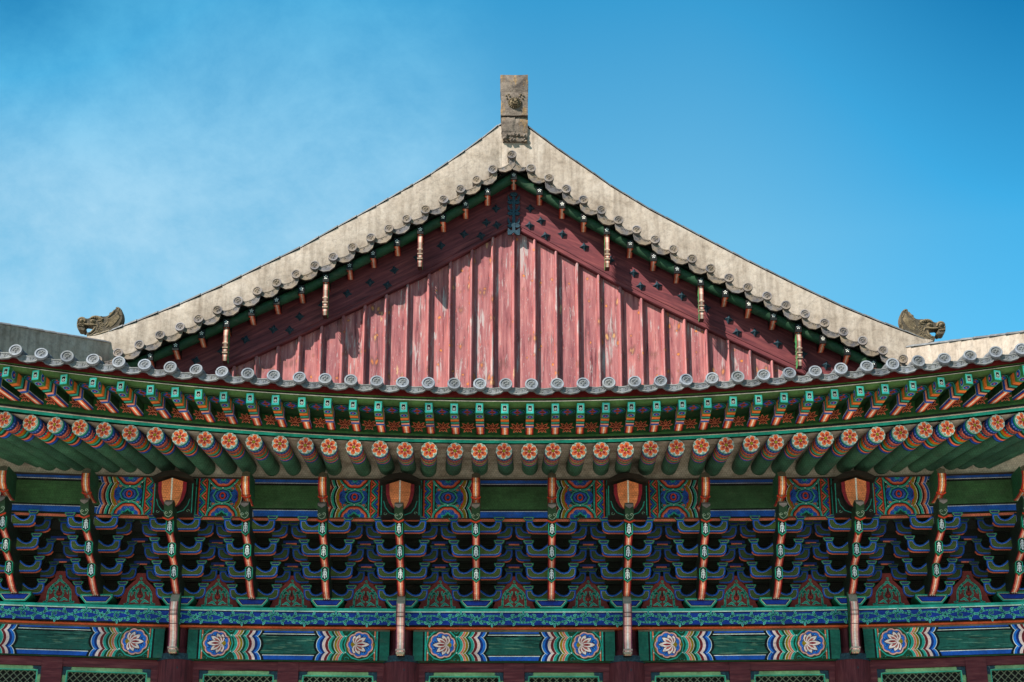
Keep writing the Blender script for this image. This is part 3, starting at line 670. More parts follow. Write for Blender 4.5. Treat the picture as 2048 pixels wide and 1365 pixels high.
def arm(w, y, z, dim=False):
    g = G(); t = 0.05; half = armshape(w)
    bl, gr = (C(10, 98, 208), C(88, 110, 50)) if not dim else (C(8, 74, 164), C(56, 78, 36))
    for s in (-1, 1):
        pts = [(s * a, z + b) for a, b in half]
        if s < 0: pts = pts[::-1]
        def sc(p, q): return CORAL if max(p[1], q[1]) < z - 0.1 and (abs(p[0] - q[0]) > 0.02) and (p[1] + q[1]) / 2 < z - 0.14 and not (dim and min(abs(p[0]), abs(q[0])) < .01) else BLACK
        g.prism(pts, lambda a, b, d: (a, d, b), y - t, y - t + .028, bl, side=BLACK, cap1=False)
        g.prism(pts, lambda a, b, d: (a, d, b), y - t + .029, y + t, BLACK, sidefn=sc)
        A = Art(g, lambda a, b, h_: (a, y - t - h_, b))
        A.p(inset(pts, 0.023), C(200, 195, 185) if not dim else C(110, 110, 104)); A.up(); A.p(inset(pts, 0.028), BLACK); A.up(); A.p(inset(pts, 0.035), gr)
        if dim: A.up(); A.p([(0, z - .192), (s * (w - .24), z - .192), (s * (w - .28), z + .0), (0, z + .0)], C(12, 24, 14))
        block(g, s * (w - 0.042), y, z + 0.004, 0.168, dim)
    return g
def glyph(A, cx, cz, w, h):
    W_ = (.92, .92, .90)
    A.p([(cx, cz + h * .41), (cx - w * .32, cz + h * .22), (cx, cz + h * .27), (cx + w * .32, cz + h * .22)], W_)
    A.stroke([(cx - w * .20, cz + h * .18), (cx + w * .20, cz + h * .18)], 0.008, W_); A.stroke([(cx - w * .16, cz - h * .08), (cx + w * .16, cz - h * .08)], 0.009, W_)
    A.stroke([(cx - w * .26, cz + h * .12), (cx + w * .26, cz + h * .12)], 0.012, W_)
    A.stroke([(cx, cz + h * .34), (cx, cz - h * .30)], 0.014, W_)
    for s in (-1, 1): A.stroke([(cx + s * w * .25, cz + h * .12), (cx + s * w * .22, cz - h * .10), (cx + s * w * .30, cz - h * .30)], 0.012, W_)
    A.p([(cx, cz - h * .42), (cx - w * .15, cz - h * .28), (cx + w * .15, cz - h * .28)], W_)
TW = 0.056
def under(g, path, w=TW, cols=None):
    """striped underside strip following (Y,Z) path, width 2w, with dark green side cheeks going back"""
    cx = [-w, -w * 0.62, -w * 0.16, w * 0.16, w * 0.62, w]; cc = cols or [C(140, 22, 26), C(238, 138, 108), C(250, 226, 206), C(238, 138, 108), C(140, 22, 26)]
    for (y0, z0), (y1, z1) in zip(path[:-1], path[1:]):
        for j in range(5): g.poly([(cx[j], y0, z0), (cx[j], y1, z1), (cx[j + 1], y1, z1), (cx[j + 1], y0, z0)], cc[j])
def cheeks(g, pts, w=TW, col=C(10, 32, 20)):
    for s in (-1, 1): g.poly([(s * w, y, z) for y, z in (pts if s > 0 else pts[::-1])], col)
HEXV = [1149.5, 1104.5, 1058.5]
def hexinfo(k):
    Y = -0.33 * (k + 1) - 0.52; z = Zat(HEXV[k], Y); return Y, z, 0.125
def make_tongue(k):
    g = G(); Y, z, hh = hexinfo(k)
    w = TW + 0.003
    hx = [(0, hh), (-w, hh * .66), (-w, -hh * .66), (0, -hh), (w, -hh * .66), (w, hh * .66)]
    tl = 0.10
    f = lambda a, b, d: (a, Y + d - b * tl * 0 + 0.0, z + b)
    g.prism(hx, f, -0.012, 0.10, C(44, 176, 142), side=MGREEN)
    A = Art(g, lambda a, b, h: (a, Y - 0.012 - h, z + b)); A.p(inset(hx, 0.012), BLACK); A.up(); glyph(A, 0, 0, w * 1.75, hh * 1.72)
    # root of the tongue: hidden behind the next tip below (or base of the set)
    if k: Yp, zp, _ = hexinfo(k - 1); root = (Yp + 0.14, zp + 0.10)
    else: root = (-0.36, Zat(1200, -0.36))
    a = (Y + 0.02, z - hh * 0.7)
    path = [a, (lin(a[0], root[0], .3), lin(a[1], root[1], .42) - .005), (lin(a[0], root[0], .65), lin(a[1], root[1], .78) - 0.012), root]
    under(g, path)
    body = path + [(root[0] + 0.35, root[1] + 0.05), (-0.1, z + 0.1), (Y + 0.16, z + hh * .8), (Y + 0.02, z + hh * .6)]
    cheeks(g, body)
    # grey worn top of the beak
    g.poly([(-TW, Y + .02, z + hh * .6), (TW, Y + .02, z + hh * .6), (TW * .9, Y + .16, z + hh * 1.15), (-TW * .9, Y + .16, z + hh * 1.15)], C(110, 98, 84))
    if k == 0:
        zr = root[1]
        for s in (-.6, 0, .6): g.tube([(s * TW, root[0] - 0.01, zr + .01), (s * TW, root[0] - 0.03, zr - 0.012)], [0.014, 0.008], C(200, 190, 170), n=6)
        g.box(-TW, TW, root[0] - .0, -0.2, zr - 0.01, zr + 0.06, C(60, 20, 20))
    return g
def make_cloud():
    g = G(); Y = -1.76; w = TW + 0.010
    zt, zb = Zat(1003, Y), Zat(1038, Y)
    pts = [(Y - 0.01, zt - 0.06), (Y + 0.02, lin(zt, zb, .55)), (Y + 0.05, zb), (Y + 0.5, zb - 0.02), (Y + 0.5, zt - 0.02), (Y + 0.12, zt + 0.01)]
    cheeks(g, pts, w, C(28, 52, 30))
    g.poly([(-w, pts[0][0], pts[0][1]), (w, pts[0][0], pts[0][1]), (w, pts[1][0], pts[1][1]), (-w, pts[1][0], pts[1][1])], C(38, 62, 34))
    g.poly([(-w, pts[1][0], pts[1][1]), (w, pts[1][0], pts[1][1]), (w, pts[2][0], pts[2][1]), (-w, pts[2][0], pts[2][1])], C(40, 66, 38))
    g.poly([(-w, pts[2][0], pts[2][1]), (w, pts[2][0], pts[2][1]), (w, pts[3][0], pts[3][1]), (-w, pts[3][0], pts[3][1])], C(40, 66, 38))
    g.poly([(-w, pts[0][0], pts[0][1]), (w, pts[0][0], pts[0][1]), (w, pts[5][0], pts[5][1]), (-w, pts[5][0], pts[5][1])], C(130, 118, 104))
    g.poly([(-w, pts[5][0], pts[5][1]), (w, pts[5][0], pts[5][1]), (w, pts[4][0], pts[4][1]), (-w, pts[4][0], pts[4][1])], C(130, 118, 104))
    # grey pointed cap, hanging over the front
    yf = pts[0][0] - 0.004
    g.poly([(-w, yf, zt - 0.055), (w, yf, zt - 0.055), (w * .9, yf, zt - 0.085), (0, yf, zt - 0.125), (-w * .9, yf, zt - 0.085)], C(132, 112, 104))
    A = Art(g, lambda a, b, h: (a, lin(pts[1][0], pts[2][0], (pts[1][1] - b) / (pts[1][1] - pts[2][1])) - h, b), 3)
    zc = lin(pts[1][1], pts[2][1], 0.6)
    for s in (-1, 1): A.stroke(spiral(s * w * .5, zc + .02, 0.026, 1.0, 0, s, 8), 0.007, C(170, 180, 150)); A.stroke([(s * w, zc + .02), (s * w * .6, zc - .03), (0, zc - .055)], 0.007, C(170, 180, 150))
    # red bow under the head
    zr = zb - 0.02; yr = Y + 0.06
    for s in (-1, 1): g.prism([(0, zr - .018), (s * (w + .02), zr + .022), (s * (w + .02), zr + .0), (0, zr - .04)], lambda a, b, d: (a, d, b), yr - 0.02, yr, VERM)
    Yh, zh, hh = hexinfo(2)
    under(g, [(yr, zb - 0.0), (Yh - .07, zh + hh * 1.35), (Yh + 0.10, zh + hh * 1.25)])
    return g
def make_eavetongue():
    g = G(); w = TW + 0.008
    pth = [(-1.80, Zat(956, -1.80)), (-1.82, Zat(966, -1.82)), (-1.78, Zat(980, -1.78)), (-1.68, Zat(992, -1.68)), (-1.5, Zat(1001, -1.5)), (-1.3, Zat(1010, -1.3)), (-1.1, Zat(1016, -1.1))]
    under(g, pth, w, [C(160, 26, 24), C(240, 140, 80), C(250, 235, 215), C(240, 140, 80), C(160, 26, 24)])
    zt = Zat(948, -1.76)
    cheeks(g, pth + [(-1.1, zt + .06), (-1.7, zt + 0.03)], w, C(26, 84, 52))
    g.poly([(-w, -1.80, pth[0][1]), (w, -1.80, pth[0][1]), (w, -1.74, zt), (0, -1.72, zt + 0.035), (-w, -1.74, zt)], C(110, 96, 78))
    zr = Zat(997, -1.62)
    for s in (-1, 1): g.prism([(0, zr - .018), (s * (w + .012), zr + .02), (s * (w + .012), zr + .0), (0, zr - .035)], lambda a, b, d: (a, d, b), -1.66, -1.63, VERM)
    return g
def make_beamend():
    """flat-bottomed shield end of the cross beam, above a column"""
    g = G(); Y = -1.50; zt = Zat(961, Y); zb = Zat(1024, Y); H = zt - zb
    half = [(0, zt + .0), (0.225, zt - 0.055), (0.222, zt - 0.2), (0.185, zt - H * .66), (0.12, zt - H * .86), (0, zb - 0.0)]
    cols = [(0.0, 0.012, C(245, 236, 220)), (0.012, 0.165, C(240, 138, 84)), (0.165, 0.225, C(140, 22, 40))]
    def wid(z):     # half width at height z
        for (a, za), (b, zb_) in zip(half[1:-1], half[2:]):
            if zb_ <= z <= za: return lin(a, b, (za - z) / (za - zb_))
        return 0.225
    full = half + [(-a, b) for a, b in half[1:-1]][::-1]
    g.prism(full, lambda a, b, d: (a, Y + d + abs(a) * 0.25, b), 0.0, 0.5, DARKB, side=DARKB)
    A = Art(g, lambda a, b, h: (a, Y + abs(a) * 0.25 - h, b))
    n = 16
    for s in (-1, 1):
        for i in range(n):
            for fa, fb, c in ((0.055, 0.74, C(240, 138, 84)), (0.74, 1.0, C(140, 22, 40)), (0, 0.055, C(245, 236, 220))):
                pts = []
                for q in (i / n, (i + 1) / n):
                    z = lin(zt - 0.056, zb + 0.03, q); w = wid(z); pts.append((z, w))
                (z0, w0), (z1, w1) = pts
                A.p([(s * w0 * fa, z0), (s * w1 * fa, z1), (s * w1 * fb, z1), (s * w0 * fb, z0)], c)
        A.p([(0.0, zt - .003), (s * .167, zt - .044), (s * .167, zt - .056), (0, zt - .056)], C(240, 138, 84)); A.p([(s * .167, zt - .044), (s * .222, zt - .056), (s * .167, zt - .056)], C(140, 22, 40))
        A.up(); A.p([(0, zt), (s * .012, zt - .004), (s * .012, zt - .057), (0, zt - .057)], C(245, 236, 220)); A.up(-1)
    A.up()
    for z in (.38, .46, .62): A.stroke([(-.15, zt - H * z + .01), (-.05, zt - H * z - .006), (.06, zt - H * z - .012), (.15, zt - H * z)], 0.004, C(150, 70, 30))
    # dark hood above and teal scrolled cheek panel behind
    hood = [(-0.33, zt + 0.0), (-0.17, zt + 0.085), (0, zt + 0.115), (0.17, zt + 0.085), (0.33, zt + 0.0), (0.29, zt - .03), (0.0, zt + .035), (-0.29, zt - .03)]
    g.prism(hood, lambda a, b, d: (a, -1.55 + d, b), 0, 0.5, C(34, 24, 15))
    back = [(-0.31, zt - .01), (-0.31, zb - .02), (0.31, zb - .02), (0.31, zt - .01)]
    g.prism(back, lambda a, b, d: (a, -1.30 + d, b), 0, 0.2, C(34, 22, 16))
    A = Art(g, lambda a, b, h: (a, -1.30 - h, b), 2)
    for s in (-1, 1):
        A.stroke([(s * .30, zt - .03), (s * .30, zb)], 0.014, TEAL)
        A.stroke([(s * .265, zt - H * .55), (s * .235, zt - H * .75), (s * .17, zt - H * .92), (s * .06, zt - H * 1.0)], 0.013, TEAL)
        A.stroke(spiral(s * .24, zb + .03, 0.03, 0.9, 0, s, 8), 0.007, C(140, 180, 150))
    return g
def judu():
    g = G(); zt, zb = Zat(1197.5, -0.30), Zat(1217.2, -0.30); w = 0.258; wb_ = 0.17
    pts = [(-w, zt), (-w, zt - 0.055), (-wb_, zb + .004), (wb_, zb + .004), (w, zt - 0.055), (w, zt)]
    g.prism(pts, lambda a, b, d: (a, d, b), -0.285, 0.1, C(36, 150, 122), side=C(24, 90, 66))
    A = Art(g, lambda a, b, h: (a, -0.285 - h, b)); A.p(inset(pts, 0.026), C(205, 205, 190)); A.up(); A.p(inset(pts, 0.033), BLACK); A.up(); A.p(inset(pts, 0.046), C(18, 50, 150))
    # central timber core running up through the set
    g.box(-0.05, 0.05, -0.34, 0.1, zt, Z0B + 0.12, C(8, 16, 10))
    for k in range(1, 4):
        g.box(-0.05, 0.05, -SY * k - 0.05, 0.1, Z0B + DZ * (k - 1) - 0.17, Z0B + DZ * k + 0.02, C(20, 40, 26))
    return g
def make_set():
    o = judu().build('bracket_set', M_PAINT, hall, smooth=False)
    for k in range(4):
        arm(0.405, -SY * k, Z0B + DZ * k).build('bracket_arm', M_PAINT, o, smooth=False)
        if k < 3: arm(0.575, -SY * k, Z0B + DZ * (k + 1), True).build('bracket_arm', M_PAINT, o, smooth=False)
    for k in range(3): make_tongue(k).build('bracket_tongue', M_PAINT, o, smooth=False)
    make_cloud().build('cloud_head', M_PAINT, o, smooth=False)
    return o
bx = [bpos(k + 0.5) for k in range(-8, 8)]
set0 = make_set(); et = make_eavetongue(); be = make_beamend()
eto = et.build('eave_tongue', M_PAINT, set0, smooth=False)
bs = [set0] + [dup(set0, hall) for _ in bx[1:]]
beo = None
for i, x in enumerate(bx):
    o = bs[i]; o.location = (x + random.uniform(-.008, .008), 0, dz(x) + random.uniform(0, .006)); k = i - 8
    if (k + 0.5) % 3 in (1.5,):      # over a column: the beam end takes the place of the upper tongue
        for ch in list(o.children):
            if ch.name.startswith('eave_tongue'): bpy.data.objects.remove(ch)
        if beo is None: beo = be.build('beam_end', M_PAINT, hall, smooth=False, loc=(x, 0, dz(x)))
        else: dup(beo, hall, (x, 0, dz(x)))

# ---- spandrel panels between the sets
def make_spandrel():
    g = G(); zb = Zat(1217.8, -0.02); u = 1 / (6.02 * 124.6); yf = -0.03
    mp = lambda a, b, h: (a, yf - h, zb + b)
    g.prism([(-.36, -.02), (.36, -.02), (.31, .08), (.27, .24), (.17, .34), (.09, .42), (.07, .53), (-.07, .53), (-.09, .42), (-.17, .34), (-.27, .24), (-.31, .08)], lambda a, b, d: (a, d, zb + b), yf, 0.1, C(140, 50, 46))
    A = Art(g, mp, 2)
    K = C(10, 14, 12); T_ = C(44, 160, 136); LT = C(130, 214, 190)
    out = [(190, 8), (165, 14), (140, 30), (138, 110), (128, 160), (100, 205), (60, 240), (20, 270), (0, 292)]
    for s in (-1, 1): A.ostroke([(s * a * u, b * u) for a, b in out], 0.026, T_, LT, 0.007)
    A.up(2)
    A.stroke([(-190 * u, 4 * u), (190 * u, 4 * u)], 0.016, T_)
    for s in (-1, 1):   # lower leaves, inner scrolls, upper leaves
        A.p([(s * a * u, b * u) for a, b in [(8, 20), (35, 58), (62, 74), (118, 34), (92, 30), (60, 40), (45, 24)]][::s], LT); A.up(.5)
        A.p([(s * a * u, b * u) for a, b in [(14, 22), (38, 54), (62, 68), (108, 37), (88, 34), (58, 46), (42, 28)]][::s], T_); A.up(-.5)
        A.ostroke([(s * a * u, b * u) for a, b in [(10, 70), (40, 84), (52, 118), (44, 150), (28, 176), (22, 212)]], 0.022, T_, LT, 0.006)
        A.ostroke([(s * a * u, b * u) for a, b in [(48, 170), (70, 190), (88, 178), (96, 140), (104, 112)]], [0.030, 0.034, 0.034, 0.022, 0.006], T_, LT, 0.006)
        A.stroke(spiral(s * 84 * u, 140 * u, 0.016, .8, 0, s, 6), 0.007, T_)
    A.up(2)
    hrt = [(0, 92), (16, 108), (22, 122), (14, 130), (0, 124), (-14, 130), (-22, 122), (-16, 108)]
    A.p([(a * u * 1.35, (b - 112) * u * 1.35 + 112 * u) for a, b in hrt], K); A.up(); A.p([(a * u, b * u) for a, b in hrt], C(190, 50, 40))
    A.up(); A.p([(a * u, b * u) for a, b in [(-10, 150), (0, 215), (10, 150), (0, 140)]], K)
    # finial knot above the gable of the ornament
    A.ostroke(spiral(0, 330 * u, 0.024, 1.0, -pi / 2, 1, 10), 0.012, T_, LT, 0.005)
    for s in (-1, 1): A.ostroke([(s * 8 * u, 300 * u), (s * 26 * u, 285 * u), (s * 20 * u, 262 * u)], 0.011, T_, LT, 0.005)
    return g.build('spandrel_panel', M_PAINT, hall, smooth=False)
sp0 = make_spandrel(); sx = [(bpos(k - .5) + bpos(k + .5)) / 2 for k in range(-7, 8)]
sp0.location = (sx[0], 0, dz(sx[0]))
for x in sx[1:]: dup(sp0, hall, (x, 0, dz(x)))
# ---- tie beams and ceiling boards between the rows of brackets
xsL = [-9.6 + 19.2 * i / 48 for i in range(49)]
def runbeam(name, y0, y1, z0, z1, front, bottom, zf=dz, m=None, extra=None):
    g = G(); g.loft([[(x, y1, z1 + zf(x)), (x, y0, z1 + zf(x)), (x, y0, z0 + zf(x)), (x, y1, z0 + zf(x))] for x in xsL], [C(6, 10, 7), front, bottom])
    if extra:
        A = Art(g, lambda a, b, h: (a, y0 - h, b + zf(a)))
        for za, zb, c in extra:
            for i in range(48): A.p([(xsL[i], za), (xsL[i + 1], za), (xsL[i + 1], zb), (xsL[i], zb)], c)
            A.up()
    return g.build(name, m or M_PAINT, hall, smooth=False)
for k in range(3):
    z = Z0B + DZ * (k + 1) + 0.072
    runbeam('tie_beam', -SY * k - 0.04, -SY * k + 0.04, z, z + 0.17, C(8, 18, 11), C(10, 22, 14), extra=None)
    g = G(); g.box(-.085, .085, -.006, 0.0, 0.0, .024, CORAL); g.box(-.13, .13, -.005, 0.0, .0241, .065, C(14, 50, 130)); tb = g.build('tie_block', M_PAINT, hall, smooth=False) if k == 0 else tb
    for q in range(-7, 8):
        x = sx[q + 7]; l_ = (x, -SY * k - .0402, z + dz(x) + .002)
        if k == 0 and q == -7: tb.location = l_
        else: dup(tb, hall, l_)
    # sloping dark ceiling boards
    if k < 2:
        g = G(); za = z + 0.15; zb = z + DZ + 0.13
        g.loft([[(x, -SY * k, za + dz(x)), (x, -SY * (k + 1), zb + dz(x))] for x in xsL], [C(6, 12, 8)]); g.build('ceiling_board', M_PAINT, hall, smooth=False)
z3 = Z0B + DZ * 3 + 0.066
YB = -1.01
z_pb, z_pt = Zat(1038, YB), Zat(958, YB)
runbeam('tie_beam', -SY * 3 - 0.012, -SY * 3 + 0.06, Zat(1043.5, YB), z_pb - 0.003, CORAL, C(28, 56, 32), extra=None)
# ================================================================== painted purlin beam, one per bay
def make_purlin():
    g = G(); H = z_pt - z_pb; hw = B / 2
    g.box(-hw + .002, hw - .002, YB, -0.8, -H / 2, H / 2, BLACK, bottom=C(30, 60, 36))
    A = Art(g, lambda a, b, h: (a, YB - h, b), 1, clip=(-hw + .003, hw - .003, -H / 2, H / 2))
    px = B / 2 - 1.20
    A.p([(-px, -H), (px, -H), (px, H), (-px, H)], C(56, 92, 52)); A.up()
    for z0, z1, wz, bz in ((-H / 2, -H / 2 + 0.115, -H / 2 + 0.115, -H / 2 + .15), (H / 2 - 0.10, H / 2 - .03, H / 2 - 0.10, H / 2 - .14)):
        A.p([(-px, min(z0, bz)), (px, min(z0, bz)), (px, max(z1, bz)), (-px, max(z1, bz))], BLACK); A.up()
        A.p([(-px, z0 + .015), (px, z0 + .015), (px, z1), (-px, z1)], BLUE); A.up(); A.p([(-px, wz - .004), (px, wz - .004), (px, wz + .007), (-px, wz + .007)], C(190, 190, 200)); A.up()
    A.p([(-px, H / 2 - .03), (px, H / 2 - .03), (px, H), (-px, H)], C(40, 28, 20)); A.up()
    L0 = A.l
    for s in (-1, 1):
        A.l = L0; E = s * B / 2; d = lambda q: E - s * q
        hwi(A, E, -s, [(1.255, BLACK), (1.245, BLUE), (1.205, BLACK), (1.20, CORAL), (1.165, DRED), (1.13, BLACK), (1.125, TEAL), (1.085, BLACK), (1.05, WHITE), (1.046, OCHRE), (1.00, VERM), (0.975, DBLUE)], H, 0.30, True)
        A.up(); A.p([(d(0.30), -H), (d(0.90), -H), (d(0.90), H), (d(0.30), H)], C(12, 30, 20)); A.up()
        # framing verticals + zigzag
        for a, b_, c in ((0.31, 0.325, TEAL), (0.355, 0.372, VERM), (0.478, 0.495, VERM), (0.51, 0.53, TEAL)):
            A.p([(d(a), -H), (d(b_), -H), (d(b_), H), (d(a), H)], c)
        A.p([(d(.372), -H), (d(.478), -H), (d(.478), H), (d(.372), H)], BLACK); A.up()
        zz = [(d(.38 if k % 2 else .47), -H / 2 + H * k / 6) for k in range(-1, 8)]
        A.stroke(zz, 0.022, TEAL); A.up()
        for k in range(0, 7):
            cz = -H / 2 + H * k / 6
            if k % 2: A.p([(d(.475), cz - .075), (d(.475), cz + .075), (d(.405), cz)], CORAL); A.up(.5); A.p([(d(.475), cz - .04), (d(.475), cz + .04), (d(.43), cz)], DRED); A.up(.5); A.p(ell(d(.468), cz, .014, n=6), OCHRE); A.up(-1)
            else: A.p([(d(.375), cz - .08), (d(.375), cz + .08), (d(.448), cz)], BLUE); A.up(.5); A.p([(d(.375), cz - .045), (d(.375), cz + .045), (d(.42), cz)], DBLUE); A.up(.5); A.p(ell(d(.384), cz, .016, n=6), OCHRE); A.up(-1)
        A.up(2)
        cx = d(0.745)
        for q, zz_ in ((0.60, .13), (0.60, -.13), (0.90, .13), (0.90, -.13), (0.745, .165), (0.745, -.165)):
            A.p(ell(d(q), zz_, .052, .040, 8), TEAL); A.up(.3); A.p(ell(d(q), zz_, .040, .030, 8), DBLUE); A.up(.3); A.p(ell(d(q), zz_, .026, .020, 8), CORAL); A.up(.3); A.p(ell(d(q), zz_, .012, .009, 6), OCHRE); A.up(-.9)
        A.up()
        # side half flower next to the crescents and to the frame
        for q in (0.985, 0.545):
            for t in range(5): A.p(petal(d(q), 0, 0.14, 0.07, (pi if (q > .8) == (s < 0) else 0) + (t - 2) * .5), BLUE); A.up(.3); A.p(petal(d(q), 0, 0.08, 0.03, (pi if (q > .8) == (s < 0) else 0) + (t - 2) * .5), DBLUE); A.up(.3)
        A.up()
        for sg in (-1, 1):      # upper and lower half-medallions
            zc = sg * H * 0.55
            for R, c, r2 in ((0.265, C(150, 190, 160), .9), (0.258, TEAL, .9), (0.232, BLACK, .9), (0.215, VERM, .86), (0.20, CORAL, .84), (0.165, DRED, .84)):
                A.p(scallop(cx, zc, R, 8, 0.05), c); A.up(.6)
            A.p(scallop(cx, zc, 0.178, 8, 0.12), BLUE); A.up(.5)
            for t in (-.9, -.3, .3, .9):
                A.stroke(spiral(cx + sin(t) * .14, zc - sg * cos(t) * .14, 0.026, .9, 0, 1, 7), 0.007, C(110, 150, 210))
            A.up(.5)
            A.p(petal(cx, zc, 0.13, 0.11, -sg * pi / 2), TEAL)
            for q in (-1, 1): A.p(petal(cx, zc, 0.13, 0.08, -sg * pi / 2 + q * .95), TEAL)
            A.up(.5); A.p(petal(cx, zc, 0.10, 0.07, -sg * pi / 2), C(14, 50, 24))
            for q in (-1, 1): A.p(petal(cx, zc, 0.10, 0.05, -sg * pi / 2 + q * .95), C(14, 60, 30))
            A.l -= 5.1
        A.up(6)
        for R, Rz, c in ((0.158, 0.128, C(150, 190, 160)), (0.155, 0.125, TEAL), (0.135, 0.108, BLACK), (0.12, 0.095, BLUE), (0.09, .075, C(110, 140, 215)), (0.085, .07, DBLUE), (0.048, .06, VERM), (0.03, .04, BLACK), (0.026, .02, BLUE)):
            A.p(ell(cx, 0, R, Rz, 8 if R > .06 else 12), c); A.up(.6)
        for a, b_ in ((0, .13), (0, -.13), (.19, .2), (-.19, .2), (.19, -.2), (-.19, -.2)): A.p(ell(cx + a, b_, .010, n=6), WHITE)
    A.clip = (-hw + .003, hw - .003, -H / 2, H / 2); A.up(3)
    A.p([(-hw, H / 2 - .03), (hw, H / 2 - .03), (hw, H / 2), (-hw, H / 2)], C(36, 32, 20))
    return g.build('purlin_beam', M_PAINT, hall, smooth=False)
zpc = (z_pt + z_pb) / 2
perbay(make_purlin, zpc)

# ================================================================== eaves
def bow(X): return -0.35 * (abs(X) / 8.2) ** 2
xe = [-12.6 + 25.2 * i / 84 for i in range(85)]
def fan(X): return radians(min(42, 27 * (max(0, abs(X) - 2.0) / 6.2) ** 2)) * (1 if X > 0 else -1)
YR, YF, YT = -2.72, -3.62, -3.90          # rafter ends, flying rafter ends, tile discs (centre line)
def zRaft(X): return vcurveZ(X, YR + bow(X), 903, 64, 1.9)
def zFly(X): return vcurveZ(X, YF + bow(X), 818.0, 75, 2.0)
def zTile(X): return vcurveZ(X, YT + bow(X), 768.5, 71, 1.9)
# --- round rafters
def make_rafter():
    g = G(); r = 0.128; n = 26; Lr = 2.35
    def cyl(s0, s1, col, rr=r):
        g.loft([[(cos(2 * pi * k / n) * rr, s, sin(2 * pi * k / n) * rr) for k in range(n)] for s in (s0, s1)], col, closed=True)
    # bands: (start, end, colour)
    for a, b_, c in ((0, .015, WHITE), (.015, .055, TEAL), (.055, .075, DGREEN), (.075, .12, BLUE), (.12, .34, C(18, 44, 96)), (.34, .38, VERM), (.38, .43, OCHRE), (.43, .445, BLACK), (.445, .49, TEAL), (.49, .53, DGREEN), (.53, .54, BLACK), (.54, .585, CORAL), (.585, .60, DRED), (.60, .65, BLUE), (.65, .665, BLACK), (.665, Lr, RGREEN)):
        cyl(a, b_, c)
    A = Art(g, lambda a, b, h: (cos(a / r) * (r + h + .001), b, sin(a / r) * (r + h + .001)), 1)
    # scribbled petals on the blue field (a = arc length, b = along the rafter), lower half only
    for k in range(9):
        a0 = (pi + pi * (k + 0.5) / 9) * r
        for q in (-1, 1): A.p(petal(a0 + q * .01, 0.215, 0.075, 0.030, pi / 2 + q * 0.8), CORAL); A.p(petal(a0 + q * .01, 0.215, 0.07, 0.026, -pi / 2 + q * 0.8), CORAL)
        A.up(); 
        for q in (-1, 1): A.p(petal(a0 + q * .01, 0.215, 0.05, 0.014, pi / 2 + q * 0.8, .008), DRED)
        A.p(ell(a0 + .022, 0.31, .014, .022, 8), TEAL); A.p(ell(a0, 0.105, .012, .018, 8), C(120, 150, 210)); A.up(-1)
    # hidden scalloped band edges
    for k in range(8):
        a0 = (pi + pi * (k + 0.5) / 8) * r; A.p(ell(a0, .335, .024, .025, 8), VERM)
    # end disc with flower
    E = Art(g, lambda a, b, h: (a, -h, b), 0)
    E.p(ell(0, 0, r, n=n), DGREEN); E.up()
    E.p(scallop(0, 0, r * .985, 12, 0.09), WHITE); E.up()
    E.p(scallop(0, 0, r * .92, 12, 0.09), DGREEN); E.up()
    for k in range(12):
        t = 2 * pi * (k // 2 + .5) / 6 + pi / 2 + (-.15 if k % 2 else .15); E.p(petal(0, 0, r * .42, 0.046, t, r * .57), WHITE); E.up(.3); E.p(petal(0, 0, r * .33, 0.030, t, r * .61), TEAL); E.up(-.3)
    E.up(1)
    for k in range(6):
        t = pi / 2 + 2 * pi * k / 6
        E.p(petal(0, 0, r * .76, 0.088, t, r * .17, False), WHITE); E.up(.3); E.p(petal(0, 0, r * .71, 0.070, t, r * .19, False), C(248, 118, 66)); E.up(.3)
        E.p(petal(0, 0, r * .42, 0.030, t, r * .22), C(176, 44, 56)); E.up(-.6)
    E.up(2); E.p(ell(0, 0, r * .215, n=12), BLACK); E.up(); E.p(ell(0, 0, r * .175, n=12), YELLOW)
    return g.build('rafter', M_PAINT, hall, ang=25)
raf0 = make_rafter(); first = True
us = [9 + 50.0 * k for k in range(-4, 22)] + [1107.5, 1155.5, 1203] + [1203 + 49.8 * k for k in range(1, 11)] + [1754, 1801, 1849, 1896, 1948, 1996, 2046, 2096, 2146, 2196]
def Xof(u, Yfn, Zfn):
    X = (u - 1028) / 128
    for _ in range(6): X = (u - 1028) * dep(Yfn(X), Zfn(X)) / FP
    return X
for u in us:
    u += random.uniform(-1.5, 1.5)
    X = Xof(u, lambda q: YR + bow(q), zRaft); Yr = YR + bow(X); z = zRaft(X) + random.uniform(-.006, .006); ph = fan(X)
    zin = Zat(949, -1.3) + 0.128 + dz(X); Ln = (-1.3 - Yr) / cos(ph); sl = math.atan2(zin - z, Ln)
    loc, rot = (X, Yr + random.uniform(-.02, .02), z), (sl + random.uniform(-.008, .008), random.uniform(-.35, .35), ph + random.uniform(-.012, .012))
    if first: raf0.location = loc; raf0.rotation_euler = rot; first = False
    else: dup(raf0, hall, loc, rot)
# --- plaster between rafters and against the purlin
g = G()
g.loft([[(x, YR + bow(x) + 0.02, zRaft(x) + 0.115), (x, lin(YR + bow(x), -1.3, .55), lin(zRaft(x) + 0.10, Zat(949, -1.3) + .24 + dz(x), .55)), (x, -1.18, Zat(949, -1.3) + 0.22 + dz(x)), (x, -1.14, Zat(957, -1.14) + dz(x)), (x, -1.0, Zat(957, -1.14) + dz(x))] for x in xe], [WHITE])
g.build('soffit_plaster', M_SOFFIT, hall, ang=50)
g = G(); zq = Zat(957.5, -1.17)
g.loft([[(x, -1.10, zq + .02 + dz(x)), (x, -1.19, zq + .012 + dz(x)), (x, -1.19, zq - .008 + dz(x)), (x, -1.1, zq - .012 + dz(x))] for x in xe], [C(150, 140, 122), C(150, 140, 122), C(60, 50, 40)])
g.build('moulding', M_PAINT, hall, smooth=False)
